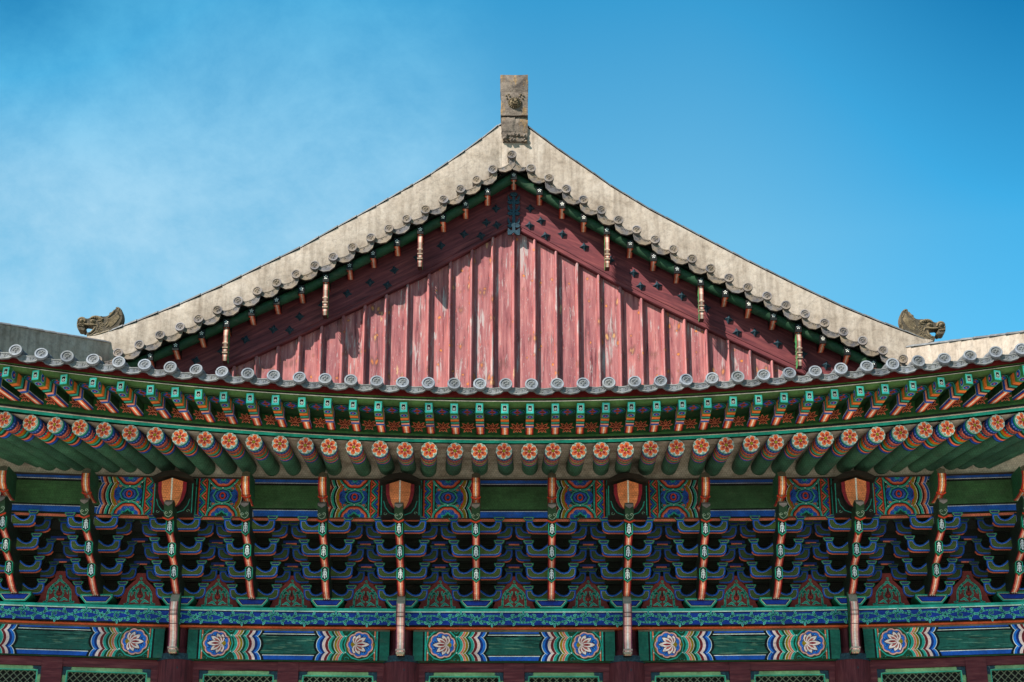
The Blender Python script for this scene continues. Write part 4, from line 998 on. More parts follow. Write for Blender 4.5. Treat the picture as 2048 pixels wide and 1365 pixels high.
# --- lower eave board (teal, white, dark, green) over the round rafters
def zc(vc, A, p, Yc): return lambda X: vcurveZ(X, Yc + bow(X), vc, A, p)
def eaveband(name, Yc, rows, back, A_, p_, m=None):
    """rows = [(v at centre, colour of the strip BELOW this row)] top to bottom with optional y offset"""
    g = G(); secs = []
    for x in xe:
        sec = [(x, Yc + bow(x) + back, vcurveZ(x, Yc + bow(x), rows[0][0], A_, p_))]
        for v, c, dy in rows: sec.append((x, Yc + bow(x) + dy, vcurveZ(x, Yc + bow(x), v, A_, p_)))
        sec.append((x, Yc + bow(x) + back, vcurveZ(x, Yc + bow(x), rows[-1][0], A_, p_)))
        secs.append(sec)
    g.loft(secs, [BLACK] + [r[1] for r in rows[:-1]] + [rows[-1][1]])
    return g.build(name, m or M_PAINT, hall, smooth=False)
YE = YR + 0.02
eaveband('eave_board', YE, [(876.0, BLACK, 0), (878.6, C(226, 204, 190), 0), (881.0, TEAL, 0), (887.0, DGREEN, 0)], 0.12, 66, 1.92)
eaveband('eave_board', YE - .08, [(870.5, C(50, 88, 42), 0), (875.0, BLACK, 0.0), (876.5, BLACK, 0.0)], 0.2, 67, 1.93)
# --- vertical lotus panels between flying rafters + sloping soffit
YK = YR - 0.02
g = G()
secs = []
for x in xe:
    yk = YK + bow(x); yo = YF + bow(x) + 0.06
    zk0 = vcurveZ(x, yk, 871.5, 67, 1.93); zk1 = vcurveZ(x, yk, 845, 69, 1.95)
    zo = zFly(x) + 0.072
    secs.append([(x, yk, zk0), (x, yk, zk1), (x, lin(yk, yo, .5), lin(zk1, zo, .5)), (x, yo, zo), (x, yo, zo + .03), (x, yk, zk1 + .05)])
g.loft(secs, [C(44, 92, 44), C(24, 60, 34), C(24, 60, 34), C(84, 118, 60), C(24, 60, 34)])
g.build('eave_soffit', M_PAINT, hall, smooth=False)
# --- flying rafters
def make_fly():
    g = G(); Lf = 1.15; w0, h0 = 0.061, 0.084; w1, h1 = 0.060, 0.088
    segs = [(0, .05, C(50, 110, 60), C(50, 110, 60)), (.05, .19, C(60, 130, 90), C(60, 130, 90)), (.19, .23, C(70, 120, 60), C(70, 120, 60)), (.23, .31, ORANGE, ORANGE), (.31, .345, C(90, 60, 16), OCHRE), (.345, .40, TEAL, TEAL), (.40, .43, DGREEN, DGREEN), (.43, .445, DRED, DRED), (.445, .50, C(244, 160, 128), C(244, 160, 128)), (.50, .56, BLUE, BLUE), (.56, .575, C(160, 160, 90), C(160, 160, 90)), (.575, Lf, None, None)]
    def wh(s): return lin(w0, w1, s / Lf), lin(h0, h1, s / Lf)
    sh = 0.13      # bands slant forward on the side faces
    for a, b_, cb, cs in segs:
        (wa, ha), (wb2, hb) = wh(a), wh(b_)
        if cb is None:
            cx = [-1, -.78, -.56, -.18, .18, .56, .78, 1]; cc = [C(112, 16, 22), C(196, 60, 42), C(242, 142, 92), C(252, 234, 216), C(242, 142, 92), C(196, 60, 42), C(112, 16, 22)]
            for j in range(7): g.poly([(cx[j] * wa, a, -ha), (cx[j + 1] * wa, a, -ha), (cx[j + 1] * wb2, b_, -hb), (cx[j] * wb2, b_, -hb)], cc[j])
            for s in (-1, 1):
                for z0, z1, c in ((-1, -.62, BLUE), (-.62, -.50, C(220, 220, 220)), (-.5, 1, C(24, 58, 30))):
                    g.poly([(s * wa, a, ha * z0), (s * wb2, b_, hb * z0), (s * wb2, b_, hb * z1), (s * wa, a, ha * z1)], c)
        else:
            g.poly([(-wa, a, -ha), (wa, a, -ha), (wb2, b_, -hb), (-wb2, b_, -hb)], cb)
            for s in (-1, 1): g.poly([(s * wa, a, -ha), (s * wb2, b_, -hb), (s * wb2, b_, hb), (s * wa, a, ha)], cs)
        g.poly([(-wa, a, ha), (wa, a, ha), (wb2, b_, hb), (-wb2, b_, hb)], DGREEN)
    # eye motif near the tip, underside and cheeks
    A = Art(g, lambda a, b, h: (a, b, -wh(b)[1] - h))
    A.p(ell(0, .12, .052, .062, 14), C(200, 210, 190)); A.up(); A.p(ell(0, .12, .048, .056, 14), BLUE); A.up(); A.p(ell(0, .12, .03, .034, 10), DBLUE); A.up(); A.p(ell(0, .12, .014, .018, 8), CORAL)
    for s in (-1, 1):
        A = Art(g, lambda a, b, h: (s * (wh(b)[0] + h), b, a)); A.p(ell(0, .12, .068, .055, 14), C(200, 210, 190)); A.up(); A.p(ell(0, .12, .063, .05, 14), BLUE); A.up(); A.p(ell(0, .125, .042, .03, 12), DBLUE); A.up(); A.p(ell(0, .13, .024, .018, 10), CORAL)
    # end face
    E = Art(g, lambda a, b, h: (a, -h, b), 0)
    E.p([(-w0, -h0), (w0, -h0), (w0, h0), (-w0, h0)], C(40, 130, 90)); E.up(); q = .87
    E.p([(-w0 * q, -h0 * .88), (w0 * q, -h0 * .88), (w0 * q, h0 * .95), (-w0 * q, h0 * .95)], TEALL); E.up()
    E.p([(-w0 * .52, -h0 * .50), (w0 * .52, -h0 * .50), (w0 * .52, h0 * .62), (-w0 * .52, h0 * .62)], WHITE); E.up()
    E.p([(-w0 * .42, -h0 * .42), (w0 * .42, -h0 * .42), (w0 * .42, h0 * .54), (-w0 * .42, h0 * .54)], BLACK); E.up()
    for k in range(5): t = pi / 2 + 2 * pi * k / 5; E.p(ell(cos(t) * .0125, -h0 * .08 + sin(t) * .0135, .0085, n=8), WHITE)
    return g.build('flying_rafter', M_PAINT, hall, smooth=False)
fly0 = make_fly(); first = True
fu = [-110, -48, 11.4, 71, 127, 185.5, 241, 300.5, 350, 397, 446.6, 500, 551, 603.5] + [655 + 50.64 * k for k in range(11)] + [1212 + 50.86 * k for k in range(10)] + [1720.6, 1770.5, 1826, 1883, 1938, 1995, 2052, 2110, 2170]
flyX = []
for u in fu:
    X = Xof(u, lambda q: YF + bow(q), zFly); z = zFly(X); Yf = YF + bow(X); ph = fan(X) * 0.9; Lf = (YK + bow(X) - Yf) / cos(ph)
    zroot = vcurveZ(X, YK + bow(X), 870.5, 67, 1.93) + 0.085
    loc, rot = (X, Yf + random.uniform(-.012, .012), z + random.uniform(-.005, .005)), (math.atan2(zroot - z, Lf), random.uniform(-.03, .03), ph + random.uniform(-.012, .012)); flyX.append((X, ph))
    if first: fly0.location = loc; fly0.rotation_euler = rot; first = False
    else: dup(fly0, hall, loc, rot)
# --- painted panels between the flying rafters: lotus on the upright, medallion on the soffit
def make_lotus():
    g = G(); A = Art(g, lambda a, b, h: (a, -h, b), 2); K = C(44, 8, 8); O = C(252, 132, 92)
    ps = [(90, .090, .052), (40, .122, .050), (140, .122, .050), (5, .116, .048), (175, .116, .048), (-48, .098, .046), (228, .098, .046), (-90, .072, .042)]
    for a, L_, w in ps: A.p(petal(0, 0, L_, w * .82, radians(a)), O)
    A.up()
    for a, L_, w in ps: A.p(petal(0, 0, L_ * .60, w * .40, radians(a), .018), K)
    A.up()
    for a, L_, w in ps[:5]: A.p(ell(cos(radians(a)) * .04, sin(radians(a)) * .04, .006, n=6), O)
    A.p(petal(0, -.012, .03, .02, pi / 2), O)
    g.box(-0.118, 0.118, -.001, 0.01, -.088, .098, C(40, 88, 44))
    return g.build('lotus_panel', M_PAINT, hall, smooth=False)
def make_medal():
    g = G(); A = Art(g, lambda a, b, h: (a, b, -h), 1)
    for rx, ry, c in ((.128, .165, BLACK), (.118, .148, TEAL), (.108, .135, BLACK), (.098, .115, C(26, 96, 66))): A.p(ell(0, 0, rx, ry, 20), c); A.up()
    for k in range(6): A.p(ell(cos(pi * k / 3) * .055, sin(pi * k / 3) * .062, .034, .04, 10), BLUE)
    A.up(); A.p([(-.06, 0), (0, .075), (.06, 0), (0, -.075)], C(200, 80, 50)); A.up(); A.p([(-.042, 0), (0, .05), (.042, 0), (0, -.05)], DRED); A.up(); A.p(ell(0, 0, .016, n=8), OCHRE)
    for s in (-1, 1): A.p(ell(0, s * .125, .018, .018, 8), VERM)
    g.box(-.13, .13, -.165, .165, 0.0, 0.01, C(24, 60, 34))
    return g.build('medallion_panel', M_PAINT, hall, smooth=False)
lo0 = make_lotus(); me0 = make_medal(); first = True
for (Xa, pa), (Xb, pb) in zip(flyX[:-1], flyX[1:]):
    if Xb - Xa > 0.9: continue
    ph = (pa + pb) / 2; Xm = (Xa + Xb) / 2
    # root positions of neighbours
    run = (YF - YK)
    xr = Xm - tan(ph) * (YK - YF) * -1 * -1
    xr = Xm - tan(ph) * (YK - YF)
    zl = vcurveZ(xr, YK + bow(xr), 857.5, 68, 1.94); s_ = (vcurveZ(xr + .2, YK + bow(xr + .2), 857.5, 68, 1.94) - vcurveZ(xr - .2, YK + bow(xr - .2), 857.5, 68, 1.94)) / .4
    l1 = (xr, YK + bow(xr) - 0.006, zl); r1 = (0, -atan(s_), 0)
    t = 0.66; ym = lin(YK + bow(Xm), YF + bow(Xm) + .06, t); xm = lin(xr, Xm, t)
    zk1 = vcurveZ(xm, YK + bow(xm), 845, 69, 1.95); zo = zFly(xm) + .072; zm = lin(zk1, zo, t) - 0.012
    zs = (zFly(xm + .2) - zFly(xm - .2)) / .4
    l2 = (xm, ym, zm); r2 = (math.atan2(zk1 - zo, YK - YF - .06), -atan(zs), ph * .5)
    if first: lo0.location = l1; lo0.rotation_euler = r1; me0.location = l2; me0.rotation_euler = r2; first = False
    else: dup(lo0, hall, l1, r1); dup(me0, hall, l2, r2)
# --- upper boards: green slab, white line, black gap, green fillet, dark red tile board
eaveband('fascia_board', YF + .03, [(799.0, BLACK, 0), (801.6, WHITE, 0), (804.0, C(72, 104, 52), 0), (808.8, C(66, 98, 48), 0.02), (811.5, C(60, 92, 44), .05)], 0.13, 74, 1.97)
eaveband('fascia_board', YF - .04, [(795.6, C(70, 112, 46), 0), (799.3, BLACK, 0)], 0.3, 73, 1.95)
eaveband('tile_board', YF - .06, [(782, C(96, 16, 14), 0), (796.4, BLACK, 0)], 0.25, 72, 1.92)

# ================================================================== lower roof
XG = 7.75; YGB = 4.66; ZGB = 15.12; CX, CY = 13.3, -4.4
def yhip(X): return 3.9 - (abs(X) - XG) * (3.9 - CY) / (CX - XG)
def roofZ(X, Y):
    y0 = YT + bow(X); z0 = zTile(X) - 0.10; t = (Y - y0) / (YGB - y0)
    return lin(z0, ZGB, t) - 0.55 * t * (1 - t)
g = G(); secs = []
for x in xe:
    ye = YGB if abs(x) < XG else max(YT + bow(x) + .3, yhip(x))
    y0 = YT + bow(x) + 0.12
    secs.append([(x, lin(y0, ye, q / 10), roofZ(x, lin(y0, ye, q / 10))) for q in range(11)])
g.loft(secs, [WHITE])
roof = g.build('lower_roof', M_BARREL, hall, ang=60)
def disc_relief(g, r=0.099, th=0.035):
    n = 22
    for ra, rb, ya, yb in ((0, r * .74, 0, 0), (r * .74, r * .76, 0, -.012), (r * .76, r * .97, -.012, -.012), (r * .97, r, -.012, -.006), (r, r, -.006, th)):
        for k in range(n):
            t0, t1 = 2 * pi * k / n, 2 * pi * (k + 1) / n
            pts = [(cos(t0) * ra, ya, sin(t0) * ra), (cos(t0) * rb, yb, sin(t0) * rb), (cos(t1) * rb, yb, sin(t1) * rb), (cos(t1) * ra, ya, sin(t1) * ra)]
            if ra == 0: pts = pts[1:]
            g.poly(pts, (.60, .60, .60) if rb < r * .78 else (1, 1, 1))  # sunk field tinted darker than the rim: dirt plus painted recess shading
    for cx, cz, rr in ((-.03, .01, .022), (.03, .01, .022), (0, -.026, .022), (0, .034, .014)):
        ring = spiral(cx, cz, rr, .85, 1.0, 1, 8)
        for i in range(len(ring) - 1):
            (ax, az), (bx_, bz) = ring[i], ring[i + 1]; L_ = hypot(bx_ - ax, bz - az) or 1; nx, nz = -(bz - az) / L_ * .0055, (bx_ - ax) / L_ * .0055
            g.prism([(ax + nx, az + nz), (ax - nx, az - nz), (bx_ - nx, bz - nz), (bx_ + nx, bz + nz)], lambda a, b, d: (a, d, b), -.011, 0.001, cap1=False)
def drip_shape():
    return [(-.192, -.02), (-.15, -.052), (-.09, -.075), (0, -.086), (.09, -.075), (.15, -.052), (.192, -.02), (.196, -.10), (.118, -.172), (0, -.2), (-.118, -.172), (-.196, -.10)]
def make_drip(sc=1.0, sz=1.0):
    g = G(); pts = [(a * sc, b * sc * sz) for a, b in drip_shape()]
    g.prism(pts, lambda a, b, d: (a, d, b), 0, 0.035, (.62, .62, .62), side=(.6, .6, .6))  # face and edges darker than the raised border: dirt plus painted relief shade
    ins = inset(pts, .014 * sc)
    # raised border
    n = len(pts)
    for i in range(n):
        j = (i + 1) % n; g.prism([pts[i], pts[j], ins[j], ins[i]], lambda a, b, d: (a, d, b), -.008, .001, cap1=False)
    for s in (-1, 1):
        for st, w in ((spiral(s * .05 * sc, -.128 * sc, .026 * sc, .9, 0, s, 7), .009), (spiral(s * .115 * sc, -.105 * sc, .02 * sc, .8, 1, -s, 6), .008), ([(s * .02 * sc, -.11 * sc), (s * .08 * sc, -.105 * sc), (s * .14 * sc, -.08 * sc)], .008)):
            for i in range(len(st) - 1):
                (ax, az), (bx_, bz) = st[i], st[i + 1]; L_ = hypot(bx_ - ax, bz - az) or 1; nx, nz = -(bz - az) / L_ * w / 2, (bx_ - ax) / L_ * w / 2
                g.prism([(ax + nx, az + nz), (ax - nx, az - nz), (bx_ - nx, bz - nz), (bx_ + nx, bz + nz)], lambda a, b, d: (a, d, b), -.007, .001, cap1=False)
    # shallow trough running back
    top = pts[:7]; m = len(top)
    g.loft([[(a, 0.03, b) for a, b in top], [(a, 0.6, b + .18) for a, b in top]], WHITE)
    return g
tiles = [Xof(1063 + 51.6 * k, lambda q: YT + bow(q), zTile) for k in range(-24, 25)]
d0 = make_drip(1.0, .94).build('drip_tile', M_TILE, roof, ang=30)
dg = G(); disc_relief(dg); dmesh = None
first = True
for i, X in enumerate(tiles):
    y0 = YT + bow(X); z0 = zTile(X); jt = random.uniform(-.004, .004)
    ye = YGB - .02 if abs(X) < XG else max(y0 + .6, yhip(X) - .15)
    # barrel row following the roof
    g = G(); n = 9; N_ = max(4, int((ye - y0) / 0.34)); secs = []
    for q in range(N_ + 1):
        for e, rr in ((0, .090), (.93, .082)):
            if q == N_ and e: continue
            y = lin(y0 + .03, ye, (q + e) / N_); zz = roofZ(X, y) + (0.10 - 0.05 * min(1, (y - y0) / .6))
            if q == 0 and e == 0: zz = z0
            secs.append([(X + cos(pi * 2 * k / 14) * rr, y, zz + sin(pi * 2 * k / 14) * rr) for k in range(14)])
    g.loft(secs, WHITE, closed=True)
    row = g.build('round_tile_row', M_BARREL, roof, ang=30)
    tilt = radians(15)
    if dmesh is None:
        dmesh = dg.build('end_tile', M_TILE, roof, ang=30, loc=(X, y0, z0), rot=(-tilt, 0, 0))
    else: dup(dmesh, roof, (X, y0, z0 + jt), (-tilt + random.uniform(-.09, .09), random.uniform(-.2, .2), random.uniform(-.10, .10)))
    if i < len(tiles) - 1:
        X2 = tiles[i + 1]; xm = (X + X2) / 2; zz = (zTile(X) + zTile(X2)) / 2; sl = math.atan2(zTile(X2) - zTile(X), X2 - X)
        loc = (xm, YT + bow(xm) + .045, zz + .026 + jt); rot = (-radians(6) + random.uniform(-.03, .03), -sl, 0)
        if first: d0.location = loc; d0.rotation_euler = rot; first = False
        else: dup(d0, roof, loc, rot)

# ================================================================== gable
YV = 3.90        # face of the verge tiles
LV = [(1023.6, 309), (985.6, 338.7), (953, 360), (921, 378), (886.7, 399), (850.8, 419), (813.3, 438), (777.8, 457), (741.5, 475.4), (704.6, 494.5), (666, 513.8), (629, 530.8), (592.3, 548.3), (553, 565.5), (514.3, 582), (476, 602), (434.6, 620), (396.8, 637.7), (360, 653.8), (320, 670), (278.6, 689.6), (236, 705.7), (195, 721), (155, 735)]
RV = [(1062, 336.5), (1098, 356), (1132.5, 378), (1167, 399.6), (1203, 420), (1237, 440), (1273, 459.5), (1310, 479), (1347, 498.5), (1384, 517.5), (1421, 537), (1458, 556), (1495.5, 574.5), (1534, 592), (1572, 610.5), (1610, 628), (1649, 646), (1687, 663.4), (1725.4, 681.6), (1766, 701), (1806, 718), (1846, 734), (1886, 749)]
def interp(pts, x):
    pts = sorted(pts)
    if x <= pts[0][0]: a, b = pts[0], pts[1]
    elif x >= pts[-1][0]: a, b = pts[-2], pts[-1]
    else:
        for a, b in zip(pts[:-1], pts[1:]):
            if a[0] <= x <= b[0]: break
    return a[1] + (b[1] - a[1]) * (x - a[0]) / (b[0] - a[0])
def world_curve(pts, Y): return [W3(u, v, Y) for u, v in pts]
VL = world_curve(LV, YV); VR = world_curve(RV, YV)
VALL = sorted(VL + VR)
def zverge(X): return interp(VALL, X)
# gable boards and battens
LB = [(1018, 455), (981.7, 476), (942, 500), (899.5, 523.5), (859.7, 546), (814.8, 568), (760, 594.5), (727.7, 610.8), (638.5, 653.8), (500, 717), (440, 744), (300, 805)]
RB = [(1028, 456), (1045, 465), (1104.7, 497), (1239, 572), (1300, 604.4), (1366.4, 635.7), (1456.7, 679), (1560, 727.6), (1620, 755), (1760, 815)]
YBG, YBD = 4.44, 4.56
BL = sorted(world_curve(LB, YBG)); BR = sorted(world_curve(RB, YBG)); XA = Xat(1027, YBG, BR[0][1])
def zbarge(X): return interp(BL, X) if X < XA else interp(BR, X)
gable = G(); gable.poly([(-7.9, YBD + .05, 15.0), (7.9, YBD + .05, 15.0), (7.9, YBD + .05, zverge(7.9) - .1), (0, YBD + .05, zverge(0) - .15), (-7.9, YBD + .05, zverge(-7.9) - .1)])
gab = gable.build('gable_wall', M_WOOD, hall, smooth=False)
sp = Xat(1028 + 42.68, YBD, Zat(650, YBD)); xb0 = Xat(1028, YBD, 17)
for k in range(-14, 15):
    x0, x1 = xb0 + k * sp, xb0 + (k + 1) * sp; w = x1 - x0; g = G(); dy = random.uniform(-.006, .006)
    def top(x): return zbarge(x) + 0.08
    zt0, zt1 = top(x0), top(x1)
    if min(zt0, zt1) < 15.3: continue
    xm = (x0 + x1) / 2; ztm = top(xm); n = 1
    hx = w / 2 + .0
    g.prism([(-hx + .004, 15.0 - 15), (hx - .004, 0), (hx - .004, zt1 - 15), (0, ztm - 15), (-hx + .004, zt0 - 15)], lambda a, b, d: (a, d, b), YBD + dy, YBD + .04)
    g.build('board', M_BOARD, gab, smooth=False, loc=(xm, 0, 15))
for k in range(-14, 15):
    x = xb0 + k * sp + random.uniform(-.004, .004); zt = zbarge(x) + .03
    if zt < 15.4: continue
    g = G(); r = .040; n = 8
    secs = []
    for z, q in ((15.0, 1), (zt - .06, 1), (zt - .02, .96), (zt, .6)):
        secs.append([(cos(pi * j / n) * r * q * (1), -sin(pi * j / n) * .106 * q + 0, z - 15) for j in range(n + 1)])
    g.loft(secs, WHITE); g.build('batten', M_BOARD, gab, ang=50, loc=(x, YBD + .004, 15))
# bargeboards
def make_barge(pts_low, side):
    xs_ = [XA + side * q for q in [0, .3, .6, .9, 1.2, 1.6, 2, 2.5, 3, 3.5, 4, 4.5, 5, 5.5, 6, 6.5, 7, 7.5]]
    g = G(); x0 = XA; secs = []
    for x in xs_:
        zl = zbarge(x + (0.002 * side)); zu = zverge(x) - 0.22
        zu = max(zu, zl + .2)
        xx = x - x0
        secs.append([(xx, YBD + .02, zl), (xx, YBG + .02, zl), (xx, YBG, zl + .02), (xx, YBG, zl + .10), (xx, YBG - .012, zl + .105), (xx, YBG - .012, zu), (xx, YBD, zu)])
    for s in secs:
        pass
    g.loft([[(a, b, c - 17) for a, b, c in s] for s in secs], WHITE)
    return g.build('bargeboard', M_BARGE_L if side < 0 else M_BARGE_R, hall, ang=20, loc=(x0, 0, 17))
bargeL = make_barge(BL, -1); bargeR = make_barge(BR, 1)
def make_nail():
    g = G(); r = .078; h = .07; pts = []
    for k in range(4):
        t = pi / 2 * k + .0; pts.append((cos(t) * r * 1.25, sin(t) * r * 1.25)); t += pi / 4; pts.append((cos(t) * r * .70, sin(t) * r * .70))
    n = 8
    for k in range(n):
        a, b = pts[k], pts[(k + 1) % n]; g.poly([(a[0], 0, a[1]), (b[0], 0, b[1]), (b[0] * .12, -h, b[1] * .12), (a[0] * .12, -h, a[1] * .12)])
        g.poly([(a[0], 0, a[1]), (a[0], .02, a[1]), (b[0], .02, b[1]), (b[0], 0, b[1])])
    g.poly([(pts[k][0] * .12, -h, pts[k][1] * .12) for k in range(8)])
    return g.build('iron_nail', M_IRON, bargeL, smooth=False)
nail = make_nail(); first = True
NL = [(992, 417), (972.6, 445), (994, 450), (928, 468), (962, 471.5), (882, 491), (835, 515), (788.6, 540), (740, 564.6), (774.8, 570), (694.5, 587), (644.6, 609), (599, 633), (546.8, 658.5), (579, 660), (491, 679), (443, 702), (391.5, 721)]
NR = [(1060.7, 416.7), (1082, 441.7), (1059.3, 451), (1091.3, 471.5), (1125, 468), (1168.6, 493.5), (1220.5, 519.7), (1268, 546), (1281.6, 572), (1315, 571), (1364, 592), (1412.4, 616.4), (1457.5, 639), (1474.4, 664.8), (1510, 664.8), (1555.8, 687.3), (1606, 708), (1652.7, 731)]
for lst, bb in ((NL, bargeL), (NR, bargeR)):
    for u, v in lst:
        x, z = W3(u, v, YBG - .03); loc = (x - bb.location.x, YBG - .016, z - 17)
        if first: nail.location = loc; first = False
        else: dup(nail, bb, loc, (0, random.uniform(-.25, .25), 0))
# iron strap at the apex
g = G(); yy = YBG - .03
def ip(u, v): return W3(u, v, yy)
def iprism(pts, d0=-.018, d1=.02): g.prism([ip(*p) for p in pts], lambda a, b, d: (a, yy + d, b), d0, d1)
iprism([(1024.5, 392), (1030.5, 392), (1030.5, 462.5), (1024.5, 462.5)]); iprism([(1027.5, 466), (1034, 471), (1039.5, 471), (1040, 464), (1039, 457), (1033, 462), (1027.5, 461), (1022, 462), (1016, 457), (1015, 464), (1016, 471), (1022, 470)], -.022)
for vv, up in ((397, 1), (405, 0), (417, 1), (427.5, 0), (443, 1), (452, 0)):
    for s in (-1, 1):
        c = 1027.5
        if up: pts = [(c + s * 2.5, vv + 4), (c + s * 6, vv + 3), (c + s * 11.5, vv - 8), (c + s * 12.5, vv - 1), (c + s * 11, vv + 4), (c + s * 7, vv + 6), (c + s * 2.5, vv + 6)]
        else: pts = [(c + s * 2.5, vv - 2), (c + s * 6, vv - 4), (c + s * 10, vv - 3), (c + s * 13, vv), (c + s * 10, vv + 3.5), (c + s * 6, vv + 4), (c + s * 2.5, vv + 2)]
        iprism(pts, -.012, .02)
iprism([(1020, 388), (1024, 386), (1031, 386), (1035, 388), (1035, 391), (1031, 394), (1024, 394), (1020, 391)], -.026, .02)
g.build('iron_strap', M_IRON, hall, smooth=False)

# verge beam (green, round) and outriggers
OL = [(299.7, 712.5), (351, 692), (403, 668), (452.5, 646), (503, 623), (553, 601), (602.5, 579), (651.7, 556), (699, 531.7), (746, 507.7), (794, 484), (840.6, 460), (886, 435.4), (931, 409), (974.8, 382.6), (1027.6, 351), (1079, 382), (1124.4, 409), (1167.7, 436), (1213.8, 461), (1260.5, 488), (1307.5, 514), (1354.6, 539), (1401.6, 563), (1450.6, 586), (1498, 609), (1547.4, 632.5), (1597, 656), (1646, 678.7), (1695, 702), (1747, 727)]
YO = 4.00
O3 = [(u,) + W3(u, v, YO) for u, v in OL]
for side in (-1, 1):
    pts = []
    for u, x, z in O3:
        if (u - 1027.6) * side >= 0:
            x2, z2 = W3(u, dict(OL)[u] + 4, YO + .16); pts.append((x2, YO + .16, z2))
    pts.sort(key=lambda p: p[0] * side)
    e = pts[-1]; f_ = pts[-2]; pts.append((2 * e[0] - f_[0], e[1], 2 * e[2] - f_[2]))
    g = G(); g.tube(pts, 0.098, C(26, 58, 36), n=14); g.build('verge_beam', M_PAINT, hall, ang=40)
    # dark board closing the gap between verge beam and tiles / barge
    g = G(); g.loft([[(x, YV + .1, z + .13), (x, YBD, z + .13), (x, YBD, z - .02)] for x, y, z in pts], C(20, 30, 22)); g.build('verge_soffit', M_PAINT, hall, smooth=False)
def make_outrigger():
    g = G(); w, h, Lo = .058, .082, .50
    g.box(-w, w, 0, .035, -h, h, BLACK)
    cx = [-1, -.66, -.2, .2, .66, 1]; cc = [C(150, 40, 32), C(236, 140, 100), C(250, 222, 200), C(236, 140, 100), C(150, 40, 32)]
    for j in range(5): g.poly([(cx[j] * w, .035, -h), (cx[j + 1] * w, .035, -h), (cx[j + 1] * w, Lo, -h - .04), (cx[j] * w, Lo, -h - .04)], cc[j])
    for s in (-1, 1): g.poly([(s * w, .035, -h), (s * w, Lo, -h - .04), (s * w, Lo, h), (s * w, .035, h)], BLACK)
    E = Art(g, lambda a, b, q: (a, -q, b), 1)
    for k in range(5): t = pi / 2 + 2 * pi * k / 5; E.p(ell(cos(t) * .026, sin(t) * .029 + .01, .0105, n=8), C(206, 204, 198))
    E.p(ell(0, .01, .009, n=6), WHITE)
    return g.build('outrigger', M_PAINT, hall, smooth=False)
def make_gpend():
    g = G(); w = .044; zs = [(0, 0), (-.10, -.05), (-.22, -.075), (-.34, -.055), (-.40, -.07), (-.47, -.05), (-.54, -.065), (-.60, -.05), (-.66, -.06), (-.74, -.03)]
    zs = [(-.05 + z * .95, y + .07) for z, y in zs]
    cx = [-1, -.62, -.15, .15, .62, 1]; cc = [C(110, 46, 40), C(160, 128, 110), C(176, 166, 156), C(160, 128, 110), C(110, 46, 40)]
    for i in range(len(zs) - 1):
        (z0, y0), (z1, y1) = zs[i], zs[i + 1]
        for j in range(5):
            c = cc[j] if i not in (0, 4, 6) else tuple(q * .6 for q in cc[j])
            g.poly([(cx[j] * w, y0, z0), (cx[j] * w, y1, z1), (cx[j + 1] * w, y1, z1), (cx[j + 1] * w, y0, z0)], c)
        for s in (-1, 1): g.poly([(s * w, y0, z0), (s * w, y1, z1), (s * w, y1 + .2, z1), (s * w, y0 + .3, z0)], C(60, 120, 70))
    z1, y1 = zs[-1]; g.poly([(-w, y1, z1), (w, y1, z1), (w, y1 + .2, z1), (-w, y1 + .2, z1)], C(60, 30, 26))
    for zz in (-.41, -.5, -.6): g.box(-w - .006, w + .006, -.005, .2, zz - .012, zz + .012, C(140, 116, 98))
    return g
out0 = make_outrigger(); first = True; gp0 = None
for u, x, z in O3:
    loc = (x, YO, z)
    if first: o = out0; o.location = loc; first = False
    else: o = dup(out0, hall, loc, kids=False)
    if any(abs(u - q) < 2 for q in (452.5, 651.7, 840.6, 1213.8, 1401.6, 1597)):
        if gp0 is None: gp0 = make_gpend().build('carved_pendant', M_PAINT, o, smooth=False)
        else: dup(gp0, o)
# verge tiles and gable roof
gr = G(); xv = [-7.95 + 15.9 * i / 60 for i in range(61)]
gr.loft([[(x, YV + .3, zverge(x) - .06), (x, YBD + .3, zverge(x) + .02), (x, 14, zverge(x) + .05)] for x in xv], WHITE)
groof = gr.build('gable_roof', M_BARREL, hall, ang=50)
vd = G(); disc_relief(vd, .094, .05)
br = G(); br.loft([[(cos(2 * pi * k / 14) * .084, y, sin(2 * pi * k / 14) * .084 + z) for k in range(14)] for y, z in ((.03, 0), (.22, .02), (.225, .012), (.55, .06))], WHITE, closed=True)
vdisc = vbar = None
seq = sorted([(x, z) for x, z in VL + VR])
for x, z in seq:
    rt = (-radians(7) + random.uniform(-.09, .09), random.uniform(-.3, .3), random.uniform(-.12, .12))
    if vdisc is None:
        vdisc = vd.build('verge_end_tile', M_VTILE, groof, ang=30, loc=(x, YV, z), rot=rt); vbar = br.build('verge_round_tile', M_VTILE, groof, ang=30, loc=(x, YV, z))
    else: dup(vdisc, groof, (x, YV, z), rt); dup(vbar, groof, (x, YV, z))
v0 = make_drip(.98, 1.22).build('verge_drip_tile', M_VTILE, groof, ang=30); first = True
for (xa, za), (xb, zb) in zip(seq[:-1], seq[1:]):
    xm, zm = (xa + xb) / 2, (za + zb) / 2; sl = math.atan2(zb - za, xb - xa)
    q = .035; loc = (xm + sin(sl) * -q * -1, YV + .04, zm + q * .6 - .0); rot = (-radians(5) + random.uniform(-.03, .03), -sl * .92, 0)
    if first: v0.location = loc; v0.rotation_euler = rot; first = False
    else: dup(v0, groof, loc, rot)
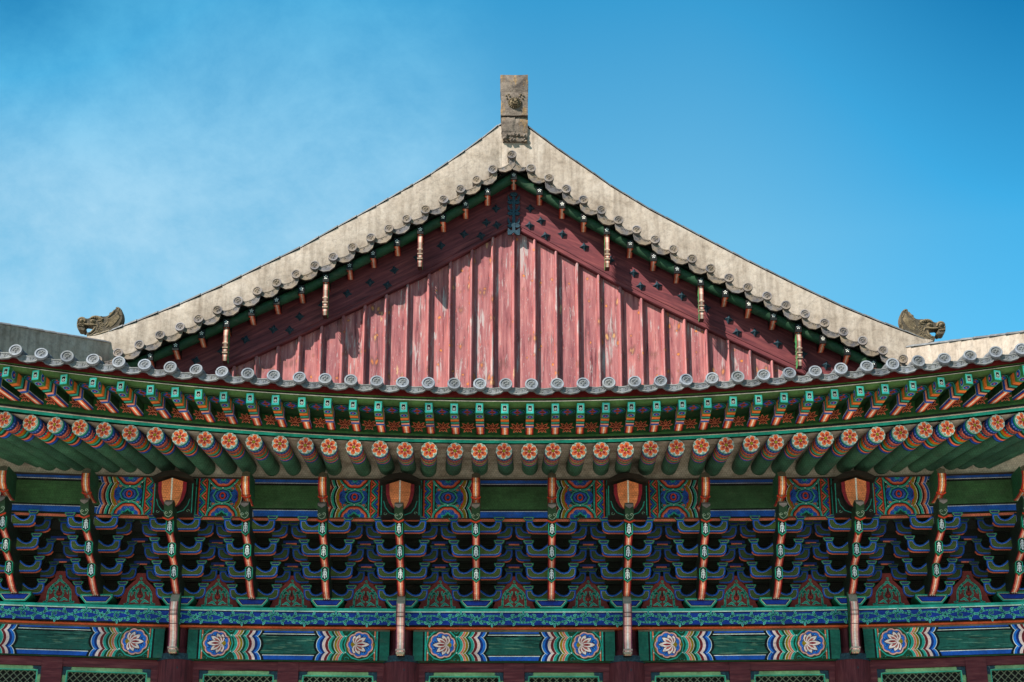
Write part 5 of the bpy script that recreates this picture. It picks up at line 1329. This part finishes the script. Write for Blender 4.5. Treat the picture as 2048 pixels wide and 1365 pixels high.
# ---- plaster ridges along the verge
YRD = 4.28
LT = [(1003, 247), (995, 250.6), (962.6, 276), (928.7, 300.7), (895, 323.8), (860, 347.6), (824.4, 368.5), (800, 382.5), (750.8, 410.8), (674.8, 452), (598.5, 494.5), (520, 532), (443, 570), (357.8, 607), (272.7, 640.6), (217, 661), (173, 674)]
RT = [(1053, 249), (1056, 252), (1118.4, 298), (1152, 321), (1187.5, 345.4), (1222, 370), (1300, 417), (1400, 470), (1500, 522), (1600, 571.7), (1647, 593.7), (1688, 612.7), (1771.4, 646.4), (1849, 675.7), (1868, 682)]
def ridge(top, botfn, name, ends):
    g = G(); secs = []
    for u, v in top:
        x, z = W3(u, v + 3.5, YRD); zb = botfn(x)
        secs.append([(x, YRD + .04, zb - 0.1), (x, YRD, zb), (x, YRD, z - .01), (x, YRD + .02, z), (x, YRD + .36, z), (x, YRD + .38, zb)])
    g.loft(secs, WHITE, caps=True)
    o = g.build(name, M_PLASTER, hall, ang=30)
    # coping of dark round tiles laid along the top
    W_ = [W3(u, v + 1.5, YRD) for u, v in top]
    pts = []
    for (xa, za), (xb, zb) in zip(W_[:-1], W_[1:]):
        n = max(1, round(hypot(xb - xa, zb - za) / .36))
        for q in range(n): pts.append((lin(xa, xb, q / n), lin(za, zb, q / n)))
    pts.append(W_[-1])
    for a, b in zip(pts[:-1], pts[1:]):
        g = G(); r = .105; h = .085; secs = []
        for (x, z), rr in ((a, 1.0), (b, .9)):
            secs.append([(x, YRD + .18 - cos(pi * k / 8) * .205 * rr, z + sin(pi * k / 8) * h * rr - .012) for k in range(9)])
        g.loft(secs, WHITE, caps=True); g.build('coping_tile', M_BARREL, o, ang=40)
    return o
def rb(x): return min(zverge(x) - .02, 99)
ridgeL = ridge([p for p in LT[:-1]] , rb, 'verge_ridge', None)
ridgeR = ridge([p for p in RT[:-1]], rb, 'verge_ridge', None)
# apex infill plaster block between the two ridges
x0, z0 = W3(1003, 246, YRD); x1, z1 = W3(1053, 248, YRD)
g = G(); g.box(x0 - .001, x1 + .001, YRD + .003, YRD + .4, zverge(0) - .1, z0 - .02)
g.build('apex_plaster', M_PLASTER, hall, smooth=False)
# pointed plaster tips under the dragon heads
def tip(pts, name='ridge_tip'):
    g = G(); g.prism([W3(u, v, YRD) for u, v in pts], lambda a, b, d: (a, YRD + d, b), .002, .36); return g.build(name, M_PLASTER, hall, smooth=False)
tip([(217.5, 660), (240, 668), (240, 735), (213, 735), (213, 684), (206, 682.5), (172, 674.5), (180, 671.5)])
tip([(1848.5, 675), (1867, 681.5), (1850, 688), (1829, 690), (1822, 697), (1819, 735), (1790, 735), (1800, 668)])
# ---- hip ridges running down to the corners
def hip(side, uv):
    dx, dy = (CX - XG), (3.9 - CY); g = G(); secs = []; x_s, z_s = W3(uv[0][0], uv[0][1], YRD - .1)
    ddx = side * dx / hypot(dx, dy); ddy = -dy / hypot(dx, dy); ts = [-.45, 0, .5, 1, 1.6, 2.4, 3.4, 5, 7, 8.8]
    # solve top height from picture for the visible part
    (ua, va), (ub, vb) = uv
    pts = []
    for t in ts:
        X = x_s + ddx * t; Y = YRD - .1 + ddy * t
        z = z_s
        for _ in range(6):
            u = 1028 + FP * X / dep(Y, z); z = Zat(va + (vb - va) * (u - ua) / (ub - ua) if t < 3 else va + (vb - va) * (u - ua) / (ub - ua), Y)
        if t > 2.5: z = max(z, roofZ(X, max(Y, YT + bow(X))) + .55)
        pts.append((X, Y, z))
    nx, ny = -ddy * side * -1, 0
    n = Vector((-ddy, ddx, 0)) * (1 if side < 0 else -1)   # horizontal normal pointing to the back/outside
    if n.y < 0: n = -n
    for X, Y, z in pts:
        b = roofZ(X, max(Y, YT + bow(X))) - .35
        p = Vector((X, Y, 0)); q = p + n * .34
        secs.append([(p.x, p.y, b), (p.x, p.y, z - .01), (p.x + n.x * .02, p.y + n.y * .02, z), (q.x, q.y, z), (q.x, q.y, b)])
    g.loft(secs, WHITE, caps=True); o = g.build('hip_ridge', M_PLASTER, hall, ang=30)
    fine = []
    for a, b in zip(pts[:-1], pts[1:]):
        k = max(1, round((Vector(b) - Vector(a)).length / .36))
        for q in range(k): fine.append(Vector(a).lerp(Vector(b), q / k))
    fine.append(Vector(pts[-1]))
    for a, b in zip(fine[:-1], fine[1:]):
        c = G(); ss = []
        for p, rr in ((a, 1.0), (b, .9)):
            m = p + n * .17; ss.append([(m.x - n.x * cos(pi * k / 8) * .2 * rr, m.y - n.y * cos(pi * k / 8) * .2 * rr, p.z + sin(pi * k / 8) * .075 * rr - .012) for k in range(9)])
        c.loft(ss, WHITE, caps=True); c.build('coping_tile', M_BARREL, o, ang=40)
    return o
hip(-1, ((212, 684), (0, 647)))
hip(1, ((1822, 693), (2048, 664)))
# main ridge running back
g = G(); x0, zt = W3(1028, 205, YRD); g.box(-.2, .2, YRD + .35, 16, zverge(0), zt)
g.build('main_ridge', M_PLASTER, hall, smooth=False)
# ---- ridge-end finial
def make_finial():
    g = G(); Y = 4.18
    def bx_(u0, u1, v0, v1, dy, dep_=.36, bev=.02):
        x0, zt = W3(u0, v0, Y); x1, zb = W3(u1, v1, Y)
        n = 6; m = 5; rows = []
        for j in range(m + 1):
            z = lin(zt, zb, j / m); row = []
            for i in range(n + 1):
                x = lin(x0, x1, i / n); e = (i in (0, n)); f = (j in (0, m)); y = Y + dy + (bev if e or f else 0) + random.uniform(-.008, .008)
                xx = x + (random.uniform(-.007, .007)); zz = z + random.uniform(-.006, .006)
                row.append((xx, y, zz))
            rows.append([(row[0][0], Y + dy + dep_, row[0][2])] + row + [(row[-1][0], Y + dy + dep_, row[-1][2])])
        g.loft(rows, WHITE)
        g.poly(rows[0][::-1]); g.poly(rows[-1])
    bx_(1001, 1056, 149.5, 183.8, 0); bx_(1001.5, 1056, 184.3, 231, -.015); bx_(1003, 1055.5, 233, 263, .035); bx_(1004, 1030, 263, 272, .02); bx_(1003.5, 1030, 233.5, 263.5, .01)
    bx_(1005, 1054.5, 262, 281, .04, .2)
    for q in range(26):
        u, v, r = random.uniform(1007, 1052), random.uniform(266, 283), random.uniform(.018, .045)
        x, z = W3(u, v, Y); a = random.uniform(0, 6.28)
        g.tube([(x - cos(a) * .05, Y + .05, z - sin(a) * .03), (x, Y + .025, z), (x + cos(a) * .04, Y + .04, z + sin(a) * .04)], [r * .4, r, r * .5], n=8)
    return g.build('ridge_finial', M_STONE, hall, ang=50)
fin = make_finial()
def make_mask():
    g = G(); Y = 4.165; cx, cz = W3(1029.5, 206.5, Y)
    def dome(x, z, r, h, yb=Y, n=14, m=5, sx=1.0, sz=1.0):
        secs = []
        for j in range(m + 1):
            t = pi / 2 * j / m; secs.append([(x + cos(2 * pi * k / n) * r * cos(t) * sx, yb - h * sin(t), z + sin(2 * pi * k / n) * r * cos(t) * sz) for k in range(n)])
        g.loft(secs, WHITE, closed=True)
    dome(cx, cz, .112, .07, sz=.92)
    n = 18
    for k in range(n): t = 2 * pi * k / n; dome(cx + cos(t) * .118, cz + sin(t) * .108, .020, .035, n=8, m=3)   # curly mane
    dome(cx, cz - .002, .024, .12, n=10, sz=1.2)                              # nose
    for s in (-1, 1):
        dome(cx + s * .042, cz + .034, .026, .10, n=10); dome(cx + s * .042, cz + .034, .012, .115, n=8)
        dome(cx + s * .045, cz + .062, .034, .085, n=10, sz=.45); dome(cx + s * .055, cz - .012, .028, .085, n=10)
        for i, (a, b) in enumerate(((.10, .15), (.155, .10), (.17, .16), (.12, .19))): dome(cx + s * a, cz + b, .020, .025, n=8, m=3)
    dome(cx, cz - .072, .06, .075, n=12, sz=.38)
    g.box(cx - .05, cx + .05, Y - .088, Y - .05, cz - .052, cz - .040)
    for k in range(-2, 3): g.box(cx + k * .018 - .006, cx + k * .018 + .006, Y - .095, Y - .05, cz - .058, cz - .044)
    return g.build('monster_mask', M_DRAG, fin, ang=50)
make_mask()

# ================================================================== dragon heads
def chaikin(p, n=2, closed=True):
    for _ in range(n):
        q = []
        for i in range(len(p) if closed else len(p) - 1):
            a, b = p[i], p[(i + 1) % len(p)]; q += [(a[0] * .75 + b[0] * .25, a[1] * .75 + b[1] * .25), (a[0] * .25 + b[0] * .75, a[1] * .25 + b[1] * .75)]
        p = q
    return p
def make_dragon(mirror):
    """head outline in metres: snout to -x, mane crest to +x; base follows the ridge slope"""
    k = 1.05 / (12.4 * 103)         # crop pixels of the photo study -> metres
    def q(a, b): return ((a - 850) * k, (860 - b) * k)
    o = []
    skull = [q(*p) for p in [(300, 600), (340, 540), (400, 520), (480, 540), (560, 550), (610, 515), (680, 485), (800, 490), (900, 495), (980, 490), (1030, 460), (1030, 410), (1070, 390), (1110, 380), (1120, 330), (1170, 320), (1165, 275), (1230, 248), (1300, 290), (1345, 380), (1368, 500), (1350, 620), (1300, 700), (1315, 760),
                             (1270, 810), (1140, 860), (900, 930), (700, 1000), (560, 1028), (535, 960), (530, 900), (600, 890), (650, 860), (690, 790), (670, 740), (600, 720), (500, 705), (480, 740), (520, 830), (460, 885), (430, 850), (350, 850), (310, 780), (285, 700)]]
    skull = chaikin(skull, 1)
    g = G(); T = .16
    n = len(skull)
    in1 = inset(skull, .012); in2 = inset(skull, .03)
    secs = [[(a, T * .55, b) for a, b in skull], [(a, -T * .45, b) for a, b in skull], [(a, -T * .85, b) for a, b in in1]]
    for s_ in (0, 1):
        for i in range(n):
            j = (i + 1) % n; g.poly([secs[s_][i], secs[s_][j], secs[s_ + 1][j], secs[s_ + 1][i]])
    g.poly(secs[2], (.42, .42, .42)); g.poly(secs[0][::-1])  # carved ground coloured darker than the ribs: grime and relief shade painted in
    yf = -T * .85
    def rib(pts, w, h, taper=True, cl=True):
        pts = [q(*p) for p in pts]; pts = chaikin(pts, 1, False) if cl and len(pts) > 2 else pts
        m = len(pts); P3 = [(a, yf + .004, b) for a, b in pts]
        g.tube(P3, [w * 1.25 * (1 - .6 * abs(2 * i / (m - 1) - 1) ** 2 if taper else 1) for i in range(m)], n=8)
    def dome(px, py, r, h, sx=1, sz=1, n=12):
        x, z = q(px, py); ss = []
        for j in range(5):
            t = pi / 2 * j / 4; ss.append([(x + cos(2 * pi * i / n) * r * cos(t) * sx, yf - h * sin(t) + .003, z + sin(2 * pi * i / n) * r * cos(t) * sz) for i in range(n)])
        g.loft(ss, WHITE, closed=True)
    # nostril roll, brow, cheek, lips
    rib([(330, 690), (320, 620), (360, 560), (430, 550), (490, 600), (490, 660), (430, 690), (380, 660)], .026, 0)
    dome(410, 620, .045, .05)
    rib([(590, 580), (640, 530), (740, 520), (850, 560), (900, 600), (840, 610), (770, 620)], .030, 0)
    for a, b in ((680, 530), (730, 515), (780, 520), (830, 530), (720, 555), (770, 560), (820, 575), (860, 520)): dome(a, b, .016, .035)
    dome(670, 630, .048, .045, 1.2, .85); dome(675, 630, .020, .065)
    rib([(600, 660), (640, 690), (720, 690), (780, 640)], .014, 0)
    rib([(310, 700), (400, 690), (500, 700), (600, 715), (700, 715), (790, 720), (800, 800), (760, 850)], .018, 0)
    rib([(545, 945), (620, 930), (680, 880), (720, 810), (740, 760)], .020, 0)
    rib([(570, 1000), (650, 985), (740, 900), (780, 850)], .014, 0)
    for a, b in ((340, 730), (375, 735), (410, 740), (445, 750)): dome(a, b, .014, .03, 1, 1.3)
    for a, b in ((620, 915), (655, 890), (685, 855)): dome(a, b, .010, .025, 1, 1.5)
    # cheek curls
    for a, b, r in ((900, 640, 40), (860, 700, 36), (930, 720, 34), (880, 780, 40), (840, 850, 34), (900, 860, 30), (810, 900, 26), (860, 920, 24)):
        rib([(a + r, b), (a, b - r), (a - r, b), (a, b + r * .8), (a + r * .4, b)], .012, 0)
    # mane sweeping back and up
    for i in range(9):
        f = i / 8; rib([(960 + 60 * f, 600 + 250 * f - 40 * f * f), (1080 + 40 * f, 560 + 200 * f), (1190 + 40 * f, 480 + 150 * f), (1250 + 50 * f, 380 + 120 * f), (1240 + 70 * f, 300 + 140 * f)], .013, 0)
    rib([(1180, 340), (1220, 290), (1270, 310), (1260, 370), (1215, 360)], .014, 0)
    rib([(1000, 560), (1070, 470), (1130, 400), (1180, 330)], .022, 0)
    rib([(960, 820), (1040, 740), (1060, 660)], .016, 0); rib([(940, 760), (1000, 690), (1020, 610)], .014, 0)
    rib([(620, 1010), (800, 960), (1000, 890), (1240, 800)], .014, 0)
    if mirror: g.v = [(-a, b, c) for a, b, c in g.v]; g.f = [f[::-1] for f in g.f]
    return g
xl, zl = W3(130 + 850 / 12.4, 590 + 860 / 12.4, YRD - .05)
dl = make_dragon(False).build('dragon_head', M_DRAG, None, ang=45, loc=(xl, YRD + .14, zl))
tag(dl, 'clay dragon head facing left, above the shaded grey corner ridge', 'roof ornament', 'dragon heads at the lower ends of the gable ridges')
xr, zr = W3(1780 + (1985 - 1985 + 800) / 12.4 + .5, 590 + 935 / 12.4, YRD - .05)
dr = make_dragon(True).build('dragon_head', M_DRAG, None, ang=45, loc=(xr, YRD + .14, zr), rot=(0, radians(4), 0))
tag(dr, 'clay dragon head facing right, above the sunlit plaster corner ridge', 'roof ornament', 'dragon heads at the lower ends of the gable ridges')

# ================================================================== bird netting
def net():
    g = G(); p = .040; hx = p / sqrt(3); wr = .0009
    A_ = Vector((0, -2.42, Zat(897, -2.42))); B_ = Vector((0, -.44, Zat(1206, -.44)))
    dvec = B_ - A_; Ln = dvec.length; dvec.normalize(); nrm = Vector((0, dvec.z, -dvec.y))
    def P3(x, t, off=0):
        s = t / Ln; rise = lin((zRaft(x) - zRaft(0)), dz(x), min(1, s * 1.0)); v = A_ + dvec * t - Vector((0, -1, 0)) * 0
        sag = .03 * sin(pi * s) * (0.6 + .4 * sin(x * 1.7)); yb = bow(x) * (1 - s)
        return (x, v.y + yb - sag, v.z + rise)
    cache = {}
    def Zr(x):
        k = round(x, 3)
        return k
    zr0 = zRaft(0); rr = {}
    def P3f(x, t):
        k = round(x * 50)
        if k not in rr: rr[k] = (zRaft(x) - zr0, dz(x), bow(x))
        a, b, c = rr[k]; s = t / Ln; v = A_ + dvec * t; sag = .03 * sin(pi * s) * (.6 + .4 * sin(x * 1.7))
        return Vector((x, v.y + c * (1 - s) - sag, v.z + lin(a, b, s)))
    rows = int(Ln / (1.5 * hx)); cols = int(17.6 / p)
    for r in range(rows):
        t = r * 1.5 * hx; x0 = -8.8 + (p / 2 if r % 2 else 0)
        for c in range(cols):
            x = x0 + c * p
            # three edges of a hex: two slants and one vertical
            a = (x, t); b1 = (x + p / 2, t - hx / 2); b2 = (x - p / 2, t - hx / 2); b3 = (x, t + hx)
            for (q0, q1) in ((a, b1), (a, b2), (a, b3)):
                u0, u1 = P3f(*q0), P3f(*q1); ex, et_ = q1[0] - q0[0], q1[1] - q0[1]; L_ = hypot(ex, et_); nx, nt_ = -et_ / L_ * wr, ex / L_ * wr
                off = Vector((nx, dvec.y * nt_, dvec.z * nt_)); n = len(g.v)
                g.v += [tuple(u0 + off), tuple(u0 - off), tuple(u1 - off), tuple(u1 + off)]; g.f.append((n, n + 1, n + 2, n + 3)); g.c.append(WHITE)
    o = g.build('bird_netting', M_NET, None, smooth=False)
    tag(o, 'fine hexagonal wire netting stretched under the eaves in front of the painted brackets', 'bird netting')
net()
